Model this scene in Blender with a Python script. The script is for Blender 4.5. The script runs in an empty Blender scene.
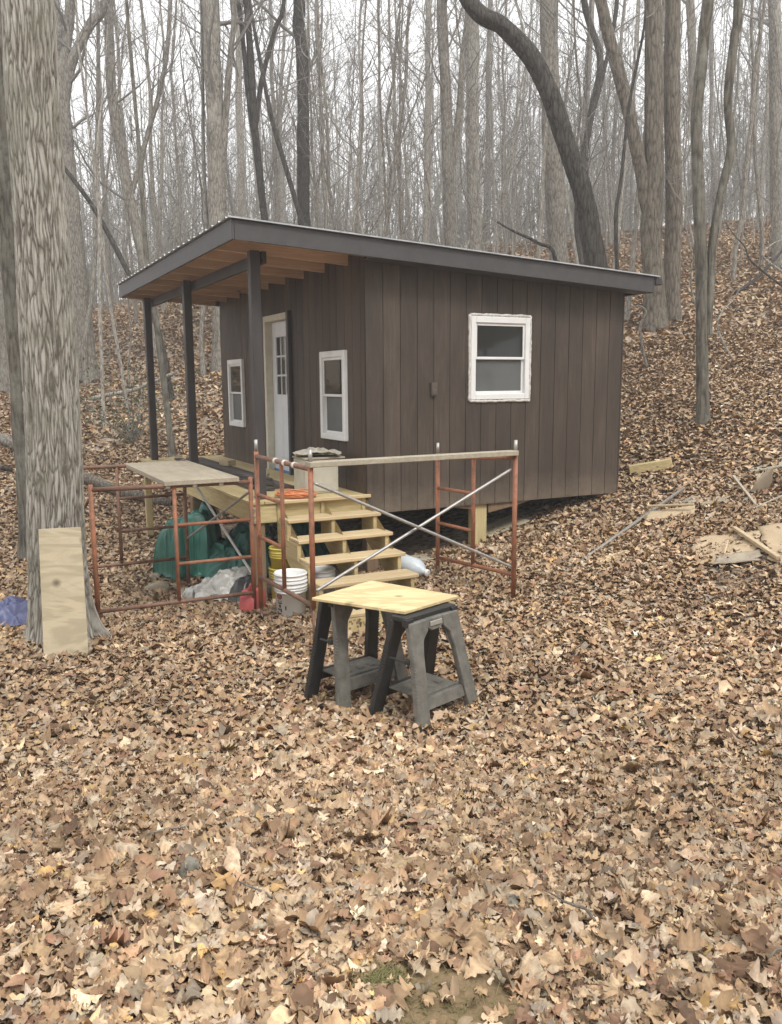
import bpy, bmesh, math, random
import numpy as np
from mathutils import Vector, Matrix, noise as mnoise
C = bpy.context.scene
COL = C.collection
rnd = random.Random(7)
R = math.radians
# ------------------------------------------------------------------ camera (origin = lens)
FPX, PIT, ROLL = 837.6, .154, -.0065
cd = bpy.data.cameras.new('camera'); cam = bpy.data.objects.new('camera', cd); COL.objects.link(cam)
cd.sensor_fit = 'VERTICAL'; cd.sensor_height = 24.0; cd.lens = 24.0*FPX/1024
cd.clip_start = .05; cd.clip_end = 2000
cam.matrix_world = Matrix.Rotation(math.pi/2-PIT, 4, 'X') @ Matrix.Rotation(ROLL, 4, 'Z')
C.camera = cam
def at(px, py, Y):
    """world point at forward distance Y whose direction was measured in the photograph"""
    dx, dy = px-391, py-512
    c, s = math.cos(ROLL), math.sin(ROLL)
    X, V = c*dx+s*dy, -s*dx+c*dy
    cp, sp = math.cos(PIT), math.sin(PIT)
    f = FPX*cp+sp*(-V); u = -FPX*sp+cp*(-V)
    return Vector((X/f*Y, Y, u/f*Y))
def project(x, y, z):
    cp, sp = math.cos(PIT), math.sin(PIT)
    d = y*cp-z*sp; v = y*sp+z*cp
    return 391+FPX*x/d, 512-FPX*v/d
EXPOSURE = 1.08
HAZE = .0044
# ------------------------------------------------------------------ terrain (thin plate spline through surveyed heights)
CX,CY,YAW=-0.2518,8.7805,0.4765
CU=np.array([np.cos(YAW),np.sin(YAW)]); CV=np.array([-np.sin(YAW),np.cos(YAW)])
def loc(a,b): return (CX+a*CU[0]+b*CV[0], CY+a*CU[1]+b*CV[1])
CTRL=[(0,-12,-1.5),(-12,-10,-1.7),(12,-10,-1.0),(0,0,-1.6),(0,1.85,-1.58),(-2,1.85,-1.66),(2,1.85,-1.62),(0,3.2,-1.86),(-2,3.2,-1.92),(2,3.2,-1.84),
(0,4.4,-2.06),(-2.3,4.8,-2.13),(2.2,4.5,-1.93),(0.2,5.3,-2.1),(-.5,6.6,-2.17),(-1.2,7.45,-2.19),(-2.8,6.9,-2.14),(-3.4,7.0,-2.15),(-4.5,4,-2.05),(-5.5,8.5,-2.2),
(.49,8.45,-1.96),(1.08,7.3,-1.92),(2.8,6,-1.86),(3.8,8,-1.36),(-1.3,8.2,-2.26),(-2.3,9.4,-2.34),(-4.0,13,-2.4),(-5.8,16.5,-1.95),(-7.4,21,-.95),(-9.7,28,.56),
(-8,17,-1.2),(-12.6,27,.65),(5.2,11,-.83),(4.42,12,-.63),(6.6,14,0.),(8.3,17.5,1.05),(6,19,1.14),(10.9,23,2.7),(16.5,35,5.8),(28,60,11.1),(48,100,17),
(-6,30,2.7),(0,18,.4),(0,27,2.2),(0,40,5.0),(0,60,8.4),(0,100,13),(-18.6,40,2.4),(-28,60,4.4),(-46,100,7.5),(-60,60,5),(60,60,14),(60,0,9),(-60,0,-1),(0,-60,1),(0,130,14),(70,130,20),(-70,130,9),
(6,6,-.9),(9,9,.3),(8,3,-.6),(14,12,2.)]
CTRL+=[loc(a,b)+(z,) for a,b,z in [(1.5,.2,-1.88),(2.4,-.1,-1.68),(3.5,.0,-1.36),(4.2,0,-1.2),(3.6,2.6,-1.36),(3.7,5.3,-1.34),(1.2,2.6,-2.0),(0.2,5.,-2.25),(-.2,2.4,-2.25),(2.2,5.5,-1.8)]]
CT=np.array(CTRL,float)
def _U(r2): return r2*np.log(r2+1e-9)*.5
def _fit():
    n=len(CT); d=((CT[:,None,:2]-CT[None,:,:2])**2).sum(-1)
    K=_U(d)+np.eye(n)*.02; Pm=np.c_[np.ones(n),CT[:,:2]]
    A=np.block([[K,Pm],[Pm.T,np.zeros((3,3))]])
    return np.linalg.solve(A,np.r_[CT[:,2],0,0,0])
WT=_fit(); NC=len(CT)
def ground(x,y):
    x=np.asarray(x,float); y=np.asarray(y,float); sh=x.shape
    xs=x.ravel(); ys=y.ravel(); out=np.empty_like(xs)
    for i in range(0,len(xs),50000):
        a=xs[i:i+50000]; b=ys[i:i+50000]
        d=(a[:,None]-CT[None,:,0])**2+(b[:,None]-CT[None,:,1])**2
        out[i:i+50000]=_U(d)@WT[:NC]+WT[NC]+WT[NC+1]*a+WT[NC+2]*b
    # small lumps
    out+=.03*np.sin(1.7*xs+.6*np.sin(1.1*ys))*np.sin(1.3*ys+.4)+.012*np.sin(4.3*xs+1)*np.sin(3.9*ys+2*np.sin(xs))
    return out.reshape(sh)
def gz(x, y): return float(ground(np.array([x]), np.array([y]))[0])
def W(a, b, z): 
    p = loc(a, b); return Vector((p[0], p[1], z))
# ------------------------------------------------------------------ materials
def _mat(name):
    m = bpy.data.materials.new(name); m.use_nodes = True
    nt = m.node_tree; nt.nodes.clear()
    out = nt.nodes.new('ShaderNodeOutputMaterial'); p = nt.nodes.new('ShaderNodeBsdfPrincipled')
    nt.links.new(p.outputs[0], out.inputs[0])
    return m, nt, p
def N(nt, t, **kw):
    n = nt.nodes.new(t)
    for k, v in kw.items():
        if k in n.inputs.keys(): n.inputs[k].default_value = v
        else: setattr(n, k, v)
    return n
def ramp(nt, fac, stops):
    r = nt.nodes.new('ShaderNodeValToRGB'); e = r.color_ramp.elements
    while len(e) > 1: e.remove(e[0])
    e[0].position = stops[0][0]; e[0].color = (*stops[0][1], 1)
    for pos, c in stops[1:]:
        q = e.new(pos); q.color = (*c, 1)
    nt.links.new(fac, r.inputs[0]); return r.outputs[0]
def mixc(nt, fac, a, b, mode='MIX'):
    m = nt.nodes.new('ShaderNodeMix'); m.data_type = 'RGBA'; m.blend_type = mode
    for s, v in ((m.inputs[0], fac), (m.inputs[6], a), (m.inputs[7], b)):
        if hasattr(v, 'is_output') or isinstance(v, bpy.types.NodeSocket): nt.links.new(v, s)
        else: s.default_value = v if isinstance(v, (int, float)) else (*v, 1)
    return m.outputs[2]
def coords(nt, scale=(1, 1, 1), kind='Object'):
    tc = nt.nodes.new('ShaderNodeTexCoord'); mp = nt.nodes.new('ShaderNodeMapping')
    mp.inputs['Scale'].default_value = scale
    oi = nt.nodes.new('ShaderNodeObjectInfo')
    mul = nt.nodes.new('ShaderNodeMath'); mul.operation = 'MULTIPLY'; mul.inputs[1].default_value = 37.0
    nt.links.new(oi.outputs['Random'], mul.inputs[0]); nt.links.new(mul.outputs[0], mp.inputs['Location'])
    nt.links.new(tc.outputs[kind], mp.inputs[0]); return mp.outputs[0], oi.outputs['Random']
def noise(nt, vec, scale, detail=4, rough=.6, dist=0):
    n = N(nt, 'ShaderNodeTexNoise', Scale=scale, Detail=detail, Roughness=rough, Distortion=dist)
    nt.links.new(vec, n.inputs['Vector']); return n.outputs['Fac']
def bump(nt, p, h, strength=.3, dist=.01):
    b = N(nt, 'ShaderNodeBump', Strength=strength, Distance=dist)
    nt.links.new(h, b.inputs['Height']); nt.links.new(b.outputs[0], p.inputs['Normal'])
def vary(nt, col, rand, amt):
    """each object a slightly different value"""
    mr = N(nt, 'ShaderNodeMapRange'); mr.inputs['To Min'].default_value = 1-amt; mr.inputs['To Max'].default_value = 1+amt
    nt.links.new(rand, mr.inputs[0])
    hs = N(nt, 'ShaderNodeHueSaturation'); nt.links.new(mr.outputs[0], hs.inputs['Value']); nt.links.new(col, hs.inputs['Color'])
    return hs.outputs[0]
def simple(name, c1, c2, scale=6, rough=.6, bs=.1, metal=0, stretch=(1, 1, 1), stops=(.3, .7), amt=.05, detail=5, spec=.5):
    m, nt, p = _mat(name); v, rd = coords(nt, stretch)
    f = noise(nt, v, scale, detail, .65)
    col = ramp(nt, f, [(stops[0], c1), (stops[1], c2)])
    nt.links.new(vary(nt, col, rd, amt), p.inputs['Base Color'])
    p.inputs['Roughness'].default_value = rough; p.inputs['Metallic'].default_value = metal
    p.inputs['Specular IOR Level'].default_value = spec
    if bs: bump(nt, p, f, bs, .006)
    return m
def wood(name, dark, light, axis='y', grain=60, rough=.7, knots=True, amt=.1, stain=None, stain_amt=.5):
    m, nt, p = _mat(name)
    s = {'x': (.06, 1, 1), 'y': (1, .06, 1), 'z': (1, 1, .06)}[axis]
    v, rd = coords(nt, s)
    g = noise(nt, v, grain, 5, .7, .3)
    v2, _ = coords(nt, tuple(q*1.0 if q == 1 else .25 for q in s))
    big = noise(nt, v2, 5, 4, .6, 1.2)
    col = ramp(nt, g, [(.25, dark), (.7, light)])
    col = mixc(nt, ramp(nt, big, [(.35, (0, 0, 0)), (.75, (.55,)*3)]), col, tuple(.5*(a+b)*.72 for a, b in zip(dark, light)))
    if stain:
        st = noise(nt, coords(nt)[0], 3.1, 6, .7)
        col = mixc(nt, ramp(nt, st, [(.5, (0, 0, 0)), (.72, (stain_amt,)*3)]), col, stain)
    if knots:
        vo = N(nt, 'ShaderNodeTexVoronoi', Scale=2.2); vk, _ = coords(nt, tuple(1.6 if q == 1 else .7 for q in s)); nt.links.new(vk, vo.inputs['Vector'])
        col = mixc(nt, ramp(nt, vo.outputs['Distance'], [(.035, (.75,)*3), (.075, (0, 0, 0))]), col, tuple(q*.4 for q in dark))
    nt.links.new(vary(nt, col, rd, amt), p.inputs['Base Color'])
    p.inputs['Roughness'].default_value = rough; p.inputs['Specular IOR Level'].default_value = .3
    bump(nt, p, g, .25, .004); return m
M = {}
def ply(name, dark, light, sc, dist):
    m, nt, p = _mat(name); v, rd = coords(nt, (.22, .6, 1)); w_ = noise(nt, v, sc, 3, .55, dist)
    band = N(nt, 'ShaderNodeMath', operation='SINE'); mu = N(nt, 'ShaderNodeMath', operation='MULTIPLY'); nt.links.new(w_, mu.inputs[0]); mu.inputs[1].default_value = 34; nt.links.new(mu.outputs[0], band.inputs[0])
    mr = N(nt, 'ShaderNodeMapRange'); mr.inputs['From Min'].default_value = -1; nt.links.new(band.outputs[0], mr.inputs[0])
    v2, _ = coords(nt, (.5, 1, 1)); b = noise(nt, v2, 4.5, 5, .65, .8); f = noise(nt, coords(nt, (.08, 1, 1))[0], 90, 3, .7)
    col = mixc(nt, ramp(nt, mr.outputs[0], [(.2, (0, 0, 0)), (.9, (.38,)*3)]), light, dark)
    col = mixc(nt, ramp(nt, b, [(.5, (0, 0, 0)), (.72, (.75,)*3)]), col, tuple(.5*(a+c) for a, c in zip(dark, light)))
    col = mixc(nt, ramp(nt, f, [(.55, (0, 0, 0)), (.8, (.25,)*3)]), col, dark)
    vo = N(nt, 'ShaderNodeTexVoronoi', Scale=3.1); nt.links.new(coords(nt, (.8, 1, .8))[0], vo.inputs['Vector'])
    col = mixc(nt, ramp(nt, vo.outputs['Distance'], [(.03, (.85,)*3), (.11, (0, 0, 0))]), col, tuple(q*.45 for q in dark))
    nt.links.new(col, p.inputs['Base Color']); p.inputs['Roughness'].default_value = .75; bump(nt, p, f, .15, .003); return m
M['siding_side'] = M['siding_front'] = None
def siding(name, dark, light, streak):
    m, nt, p = _mat(name)
    v, rd = coords(nt, (1, 1, .05)); g = noise(nt, v, 45, 5, .75)
    v2, _ = coords(nt, (1, 1, .22)); b = noise(nt, v2, 3.5, 6, .7, .6)
    at_ = N(nt, 'ShaderNodeAttribute', attribute_name='tone')
    col = ramp(nt, g, [(.25, dark), (.75, light)])
    col = mixc(nt, ramp(nt, b, [(.38, (0, 0, 0)), (.66, (.85,)*3)]), col, streak)
    sc = noise(nt, coords(nt, (1, 1, .35))[0], 9, 8, .8)
    col = mixc(nt, ramp(nt, sc, [(.66, (0, 0, 0)), (.72, (.35,)*3)]), col, tuple(min(1, q*1.9) for q in light))
    # splashed mud and dust along the lower edge, ragged
    tco = nt.nodes.new('ShaderNodeTexCoord'); sx = nt.nodes.new('ShaderNodeSeparateXYZ'); nt.links.new(tco.outputs['Object'], sx.inputs[0])
    mz = N(nt, 'ShaderNodeMapRange'); mz.inputs['From Min'].default_value = -.85; mz.inputs['From Max'].default_value = -1.42; nt.links.new(sx.outputs['Z'], mz.inputs[0])
    sp = noise(nt, coords(nt)[0], 7, 8, .8); mm_ = N(nt, 'ShaderNodeMath', operation='MULTIPLY'); nt.links.new(mz.outputs[0], mm_.inputs[0]); nt.links.new(sp, mm_.inputs[1])
    col = mixc(nt, ramp(nt, mm_.outputs[0], [(.18, (0, 0, 0)), (.5, (.75,)*3)]), col, (.19, .15, .11))
    hs = N(nt, 'ShaderNodeHueSaturation'); nt.links.new(at_.outputs['Fac'], hs.inputs['Value']); nt.links.new(col, hs.inputs['Color'])
    nt.links.new(hs.outputs[0], p.inputs['Base Color'])
    p.inputs['Roughness'].default_value = .62; p.inputs['Specular IOR Level'].default_value = .35
    bump(nt, p, g, .35, .004); return m
M['siding_side'] = siding('dark brown stained siding', (.058, .042, .032), (.115, .088, .069), (.044, .034, .027))
M['siding_front'] = siding('weathered brown porch siding', (.056, .037, .025), (.118, .082, .058), (.045, .034, .028))
M['trim_dark'] = simple('dark charcoal brown paint', (.050, .047, .049), (.070, .066, .067), 9, .55, .08, stretch=(1, 1, 1))
M['post_dark'] = simple('dark brown post paint', (.036, .031, .031), (.060, .052, .051), 12, .6, .12, stretch=(1, 1, .15))
M['roof_metal'] = simple('galvanised roof sheet', (.42, .43, .44), (.6, .61, .62), 8, .38, 0, .85)
M['white_vinyl'] = simple('white vinyl', (.70, .70, .69), (.80, .80, .79), 5, .45, .03)
M['caulk'] = simple('rough white caulk', (.45, .42, .38), (.78, .77, .74), 22, .8, .5)
M['door_white'] = simple('white door paint', (.68, .70, .72), (.76, .78, .80), 4, .45, .03)
M['cream'] = simple('primed cream jamb', (.56, .51, .40), (.68, .64, .54), 7, .6, .1)
M['blue_tape'] = simple('blue masking tape', (.08, .22, .48), (.12, .28, .55), 8, .6, .05)
M['joist_red'] = wood('brown red rafter lumber', (.46, .31, .215), (.72, .54, .40), 'x', 50, amt=.12)
M['deck_ply'] = wood('roof deck lumber', (.45, .31, .22), (.66, .49, .36), 'y', 40, amt=.05)
TREATED = ((.40, .30, .13), (.66, .55, .31))
M['treated_y'] = wood('treated lumber along the deck', *TREATED, 'y', 55)
M['treated_x'] = wood('treated lumber across the deck', *TREATED, 'x', 55)
M['treated_z'] = wood('treated lumber upright', *TREATED, 'z', 55)
M['tread'] = wood('stair tread lumber', (.46, .335, .175), (.70, .56, .35), 'x', 55)
M['pier'] = wood('brown weathered pier', (.16, .10, .06), (.30, .21, .13), 'z', 55)
M['grey_board'] = wood('weathered grey board', (.30, .26, .19), (.50, .45, .35), 'x', 60, amt=.08)
M['grey_plank'] = wood('weathered grey scaffold plank', (.31, .265, .195), (.50, .44, .335), 'y', 50, amt=.05, knots=False, stain=(.24, .20, .15))
M['brown_trim'] = wood('dark brown trim board', (.050, .042, .038), (.11, .094, .084), 'y', 40, amt=.25, knots=False)
M['plywood_new'] = ply('new plywood', (.34, .23, .09), (.70, .56, .31), 7, .8)
M['plywood_old'] = ply('plywood with wavy grain', (.22, .175, .105), (.51, .435, .30), 3.2, 1.2)
M['scrap_wood'] = wood('split scrap wood', (.42, .31, .18), (.62, .50, .34), 'x', 40, amt=.12)
M['crate'] = simple('beige painted plywood', (.42, .39, .31), (.55, .52, .43), 5, .65, .1)
M['canvas'] = simple('grey canvas cloth', (.30, .28, .23), (.46, .43, .36), 14, .9, .3)
M['cord'] = simple('orange cord', (.55, .17, .06), (.70, .26, .11), 20, .5, .05)
def rusty(name, paint, rust, lo=.45, hi=.62):
    m, nt, p = _mat(name); v, rd = coords(nt)
    f = noise(nt, v, 11, 7, .72); f2 = noise(nt, v, 60, 4, .7)
    col = mixc(nt, ramp(nt, f, [(lo, (0, 0, 0)), (hi, (1, 1, 1))]), paint, rust)
    col = mixc(nt, ramp(nt, f2, [(.60, (0, 0, 0)), (.72, (.5,)*3)]), col, (.33, .26, .22))
    nt.links.new(vary(nt, col, rd, .14), p.inputs['Base Color']); p.inputs['Roughness'].default_value = .62
    bump(nt, p, f2, .3, .003); return m
M['rust_red'] = rusty('red scaffold paint with rust', (.36, .138, .07), (.20, .098, .056))
M['rust_brown'] = rusty('brown rusted tube', (.24, .115, .07), (.14, .082, .055), .38, .6)
M['galv'] = simple('grey galvanised tube', (.34, .33, .31), (.52, .50, .47), 30, .45, .1, .6)
M['galv_dull'] = simple('dull steel', (.22, .20, .17), (.34, .31, .27), 30, .6, .1, .5)
M['hook_white'] = simple('pale strap', (.6, .57, .5), (.75, .72, .66), 12, .6, .05)
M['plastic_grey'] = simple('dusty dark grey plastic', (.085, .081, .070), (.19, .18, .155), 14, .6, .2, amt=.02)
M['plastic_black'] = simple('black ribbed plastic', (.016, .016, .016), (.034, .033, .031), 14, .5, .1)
M['label_grey'] = simple('pale name plate', (.28, .27, .23), (.36, .34, .30), 18, .5, 0)
M['green_tarp'] = simple('green tarpaulin', (.017, .095, .07), (.042, .175, .135), 3, .42, .1, detail=3)
M['clear_plastic'] = simple('dusty grey plastic sheet', (.42, .41, .38), (.68, .67, .63), 6, .3, .1)
M['black_bag'] = simple('black plastic bag', (.012, .012, .013), (.03, .03, .03), 5, .35, .1)
M['red_plastic'] = simple('faded red plastic', (.42, .075, .075), (.52, .12, .115), 6, .5, .05)
M['yellow_plastic'] = simple('yellow plastic', (.58, .46, .06), (.70, .58, .12), 5, .45, .05)
M['white_plastic'] = simple('white bucket plastic', (.74, .74, .72), (.84, .84, .83), 5, .42, .03)
M['jug'] = simple('milky jug plastic', (.52, .57, .60), (.66, .71, .74), 4, .35, .02)
M['emblem_red'] = simple('red print', (.30, .05, .04), (.36, .07, .05), 8, .5, 0)
M['ink'] = simple('black print', (.03, .028, .026), (.05, .045, .04), 8, .6, 0)
M['rubber'] = simple('black rubber', (.016, .016, .016), (.03, .03, .03), 20, .7, .2)
M['blue_tarp'] = simple('blue tarpaulin', (.06, .07, .16), (.13, .145, .26), 4, .45, .1)
M['stone'] = simple('tan rock', (.24, .20, .14), (.42, .37, .28), 7, .85, .7)
M['stone_grey'] = simple('mossy grey rock', (.11, .105, .08), (.24, .22, .18), 9, .85, .7)
M['concrete'] = simple('grey concrete block', (.33, .32, .30), (.47, .46, .43), 25, .9, .5)
M['cardboard'] = simple('wet tan cardboard', (.36, .265, .16), (.50, .385, .25), 4, .8, .25)
M['grey_sheet'] = simple('grey weathered sheet', (.25, .205, .15), (.38, .32, .24), 6, .7, .2)
M['moss'] = simple('moss and grass', (.13, .12, .045), (.26, .235, .10), 40, .9, .6)
M['shrub_leaf'] = simple('small evergreen leaf', (.05, .075, .03), (.11, .14, .07), 10, .6, 0, amt=.2)
M['wood_end'] = simple('stamped lumber face', (.48, .37, .18), (.64, .52, .29), 9, .7, .15)
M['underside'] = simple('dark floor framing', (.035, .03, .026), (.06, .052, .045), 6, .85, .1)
# glass: opaque, the interior's darkness put into the base colour, sharp reflections
m, nt, p = _mat('window glass'); p.inputs['Base Color'].default_value = (.022, .024, .022, 1); p.inputs['Roughness'].default_value = .04
p.inputs['IOR'].default_value = 1.42
v, rd = coords(nt); f = noise(nt, v, 3.0, 2, .5); bump(nt, p, f, .012, .02); M['glass'] = m
m, nt, p = _mat('grey insect screen'); v, rd = coords(nt); f = noise(nt, v, 2.5, 3, .5)
nt.links.new(ramp(nt, f, [(.3, (.085, .09, .09)), (.7, (.125, .13, .128))]), p.inputs['Base Color']); p.inputs['Roughness'].default_value = .5; M['screen'] = m
def bark(name, furrow, ridge, lichen, fine=26, zst=.16, lich=.62, disp=.02):
    m, nt, p = _mat(name)
    v, rd = coords(nt, (1, 1, zst)); f = noise(nt, v, fine, 6, .7, .6)
    vo = N(nt, 'ShaderNodeTexVoronoi', Scale=fine*.7, feature='DISTANCE_TO_EDGE'); nt.links.new(v, vo.inputs['Vector'])
    v2, _ = coords(nt); b = noise(nt, v2, 2.2, 6, .75); q = noise(nt, v2, 11, 5, .7)
    h = N(nt, 'ShaderNodeMath', operation='MULTIPLY_ADD'); nt.links.new(vo.outputs['Distance'], h.inputs[0]); h.inputs[1].default_value = 1.2; nt.links.new(f, h.inputs[2])
    col = ramp(nt, h.outputs[0], [(.38, furrow), (.75, ridge)])
    col = mixc(nt, ramp(nt, b, [(lich-.12, (0, 0, 0)), (lich+.12, (.75,)*3)]), col, lichen)
    col = mixc(nt, ramp(nt, q, [(.62, (0, 0, 0)), (.74, (.6,)*3)]), col, furrow)
    nt.links.new(vary(nt, col, rd, .16), p.inputs['Base Color']); p.inputs['Roughness'].default_value = .9; p.inputs['Specular IOR Level'].default_value = .15
    bump(nt, p, h.outputs[0], 1.0, disp*1.6); return m
M['bark_oak'] = bark('furrowed oak bark', (.085, .072, .058), (.36, .33, .275), (.40, .385, .33), 46, .12)
M['bark_grey'] = bark('grey bark', (.08, .071, .06), (.28, .257, .222), (.35, .34, .295), 24, .26)
M['bark_pale'] = bark('pale bark', (.12, .11, .095), (.38, .355, .31), (.43, .415, .365), 24, .28)
M['bark_dark'] = bark('wet dark bark', (.022, .02, .018), (.088, .079, .070), (.14, .13, .11), 24, .22, .68)
M['bark_lichen'] = bark('bark with lichen', (.05, .045, .037), (.165, .15, .122), (.28, .28, .235), 20, .16, .57)
M['bark_brown'] = bark('brown grey bark', (.046, .038, .03), (.205, .178, .143), (.26, .24, .19), 22, .2)
m, nt, p = _mat('oak bark relief'); v, _ = coords(nt, (1, 1, .22)); q = noise(nt, v, 55, 6, .75); v2, _ = coords(nt); b = noise(nt, v2, 2.6, 5, .7)
at_ = N(nt, 'ShaderNodeAttribute', attribute_name='tint'); ad = N(nt, 'ShaderNodeMath', operation='MULTIPLY_ADD'); nt.links.new(q, ad.inputs[0]); ad.inputs[1].default_value = .5; nt.links.new(at_.outputs['Fac'], ad.inputs[2])
col = ramp(nt, ad.outputs[0], [(.30, (.115, .098, .078)), (.60, (.26, .242, .21)), (1.05, (.42, .40, .355))])
col = mixc(nt, ramp(nt, b, [(.46, (0, 0, 0)), (.66, (.65,)*3)]), col, (.20, .20, .155)); b2 = noise(nt, coords(nt, (1, 1, .5))[0], 7, 6, .75); col = mixc(nt, ramp(nt, b2, [(.56, (0, 0, 0)), (.66, (.5,)*3)]), col, (.10, .092, .075)); col = mixc(nt, ramp(nt, b2, [(.30, (.55,)*3), (.40, (0, 0, 0))]), col, (.36, .37, .31)); nt.links.new(col, p.inputs['Base Color']); p.inputs['Roughness'].default_value = .92; p.inputs['Specular IOR Level'].default_value = .15
bump(nt, p, q, .7, .012); M['bark_relief'] = m
M['fixture_brown'] = simple('brown painted fixture', (.075, .058, .047), (.11, .088, .074), 9, .6, .05)
M['twig'] = simple('twig bark', (.145, .134, .12), (.26, .243, .22), 9, .85, 0, amt=.2)
# ------------------------------------------------------------------ object helpers
def tag(o, label=None, cat=None, group=None, kind=None):
    if label: o['label'] = label
    if cat: o['category'] = cat
    if group: o['group'] = group
    if kind: o['kind'] = kind
    return o
def thing(name, label, cat, locn=(0, 0, 0), rz=0, group=None):
    o = bpy.data.objects.new(name, None); COL.objects.link(o); o.location = locn; o.rotation_euler = (0, 0, rz)
    o.empty_display_size = .1
    return tag(o, label, cat, group)
def obj(name, bm, mat, parent=None, bevel=0, smooth=False, locn=None, solid=0, segs=1):
    me = bpy.data.meshes.new(name)
    bmesh.ops.recalc_face_normals(bm, faces=bm.faces)
    bm.to_mesh(me); bm.free()
    o = bpy.data.objects.new(name, me); COL.objects.link(o)
    for mm in (mat if isinstance(mat, list) else [mat]): me.materials.append(mm)
    if parent: o.parent = parent
    if locn is not None: o.location = locn
    if smooth: me.shade_smooth()
    if solid:
        s = o.modifiers.new('thickness', 'SOLIDIFY'); s.thickness = solid; s.offset = 0
    if bevel:
        b = o.modifiers.new('edge', 'BEVEL'); b.width = bevel; b.segments = segs; b.limit_method = 'ANGLE'; b.angle_limit = R(40)
    return o
def BM(): return bmesh.new()
def box(bm, lo, hi, mi=0):
    vs = [bm.verts.new((x, y, z)) for x in (lo[0], hi[0]) for y in (lo[1], hi[1]) for z in (lo[2], hi[2])]
    for q in ((0, 1, 3, 2), (4, 6, 7, 5), (0, 4, 5, 1), (2, 3, 7, 6), (0, 2, 6, 4), (1, 5, 7, 3)):
        f = bm.faces.new([vs[i] for i in q]); f.material_index = mi
    return vs
def frame_of(d):
    d = d.normalized(); up = Vector((0, 0, 1)) if abs(d.z) < .95 else Vector((1, 0, 0))
    s = d.cross(up).normalized(); t = s.cross(d).normalized(); return d, s, t
def beam(bm, p0, p1, w, h, roll=0):
    """rectangular bar from p0 to p1; w sideways, h up"""
    p0, p1 = Vector(p0), Vector(p1); d, s, t = frame_of(p1-p0)
    if roll: q = Matrix.Rotation(roll, 3, d); s, t = q @ s, q @ t
    vs = []
    for p in (p0, p1):
        for i, j in ((-1, -1), (1, -1), (1, 1), (-1, 1)): vs.append(bm.verts.new(p+s*i*w/2+t*j*h/2))
    for q in ((0, 1, 2, 3), (7, 6, 5, 4), (0, 4, 5, 1), (1, 5, 6, 2), (2, 6, 7, 3), (3, 7, 4, 0)): bm.faces.new([vs[i] for i in q])
def tube(bm, pts, r, n=10, cap=True):
    pts = [Vector(p) for p in pts]; rs = r if isinstance(r, (list, tuple)) else [r]*len(pts)
    rings = []; s = None
    for i, p in enumerate(pts):
        d = (pts[min(i+1, len(pts)-1)]-pts[max(i-1, 0)]).normalized()
        if s is None: _, s, _ = frame_of(d)
        s = (s-d*s.dot(d)).normalized(); t = d.cross(s)
        rings.append([bm.verts.new(p+(s*math.cos(2*math.pi*k/n)+t*math.sin(2*math.pi*k/n))*rs[i]) for k in range(n)])
    for a, b in zip(rings, rings[1:]):
        for k in range(n):
            f = bm.faces.new((a[k], a[(k+1) % n], b[(k+1) % n], b[k])); f.smooth = True
    if cap: bm.faces.new(rings[0][::-1]); bm.faces.new(rings[-1])
def lathe(bm, prof, n=28, mat4=None):
    """prof: (r,z) from bottom to top, open ends capped where r>0"""
    rings = []
    for r_, z in prof:
        rings.append([bm.verts.new((r_*math.cos(2*math.pi*k/n), r_*math.sin(2*math.pi*k/n), z)) for k in range(n)])
    for a, b in zip(rings, rings[1:]):
        for k in range(n):
            f = bm.faces.new((a[k], a[(k+1) % n], b[(k+1) % n], b[k])); f.smooth = True
    bm.faces.new(rings[0][::-1]); bm.faces.new(rings[-1])
    if mat4 is not None: bmesh.ops.transform(bm, matrix=mat4, verts=[v for r_ in rings for v in r_])
def prism(bm, poly, axis, lo, hi):
    """extrude polygon (list of 2-D) along axis 0/1/2"""
    def P(u, v, w): return {0: (w, u, v), 1: (u, w, v), 2: (u, v, w)}[axis]
    A = [bm.verts.new(P(u, v, lo)) for u, v in poly]; B = [bm.verts.new(P(u, v, hi)) for u, v in poly]
    n = len(poly)
    fa = bm.faces.new(A[::-1]); fb = bm.faces.new(B)
    for i in range(n): bm.faces.new((A[i], A[(i+1) % n], B[(i+1) % n], B[i]))
    bmesh.ops.triangulate(bm, faces=[fa, fb])
def np_mesh(name, V, F, mat, smooth=False, col=None):
    """V (n,3), F list of (faces array) same width or list of arrays"""
    me = bpy.data.meshes.new(name)
    Fs = F if isinstance(F, list) else [F]
    nl = sum(f.size for f in Fs); nf = sum(len(f) for f in Fs)
    me.vertices.add(len(V)); me.vertices.foreach_set('co', np.ascontiguousarray(V, np.float32).ravel())
    me.loops.add(nl); me.loops.foreach_set('vertex_index', np.concatenate([f.ravel() for f in Fs]).astype(np.int32))
    me.polygons.add(nf); tot = np.concatenate([np.full(len(f), f.shape[1]) for f in Fs]); st = np.r_[0, np.cumsum(tot)[:-1]]
    me.polygons.foreach_set('loop_start', st.astype(np.int32))
    if smooth: me.polygons.foreach_set('use_smooth', np.ones(nf, bool))
    me.update(calc_edges=True)
    if col is not None:
        a = me.color_attributes.new('tint', 'BYTE_COLOR', 'POINT')
        c = np.ones((len(V), 4), np.float32); c[:, :3] = col; a.data.foreach_set('color', c.ravel())
    me.materials.append(mat); return me
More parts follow.
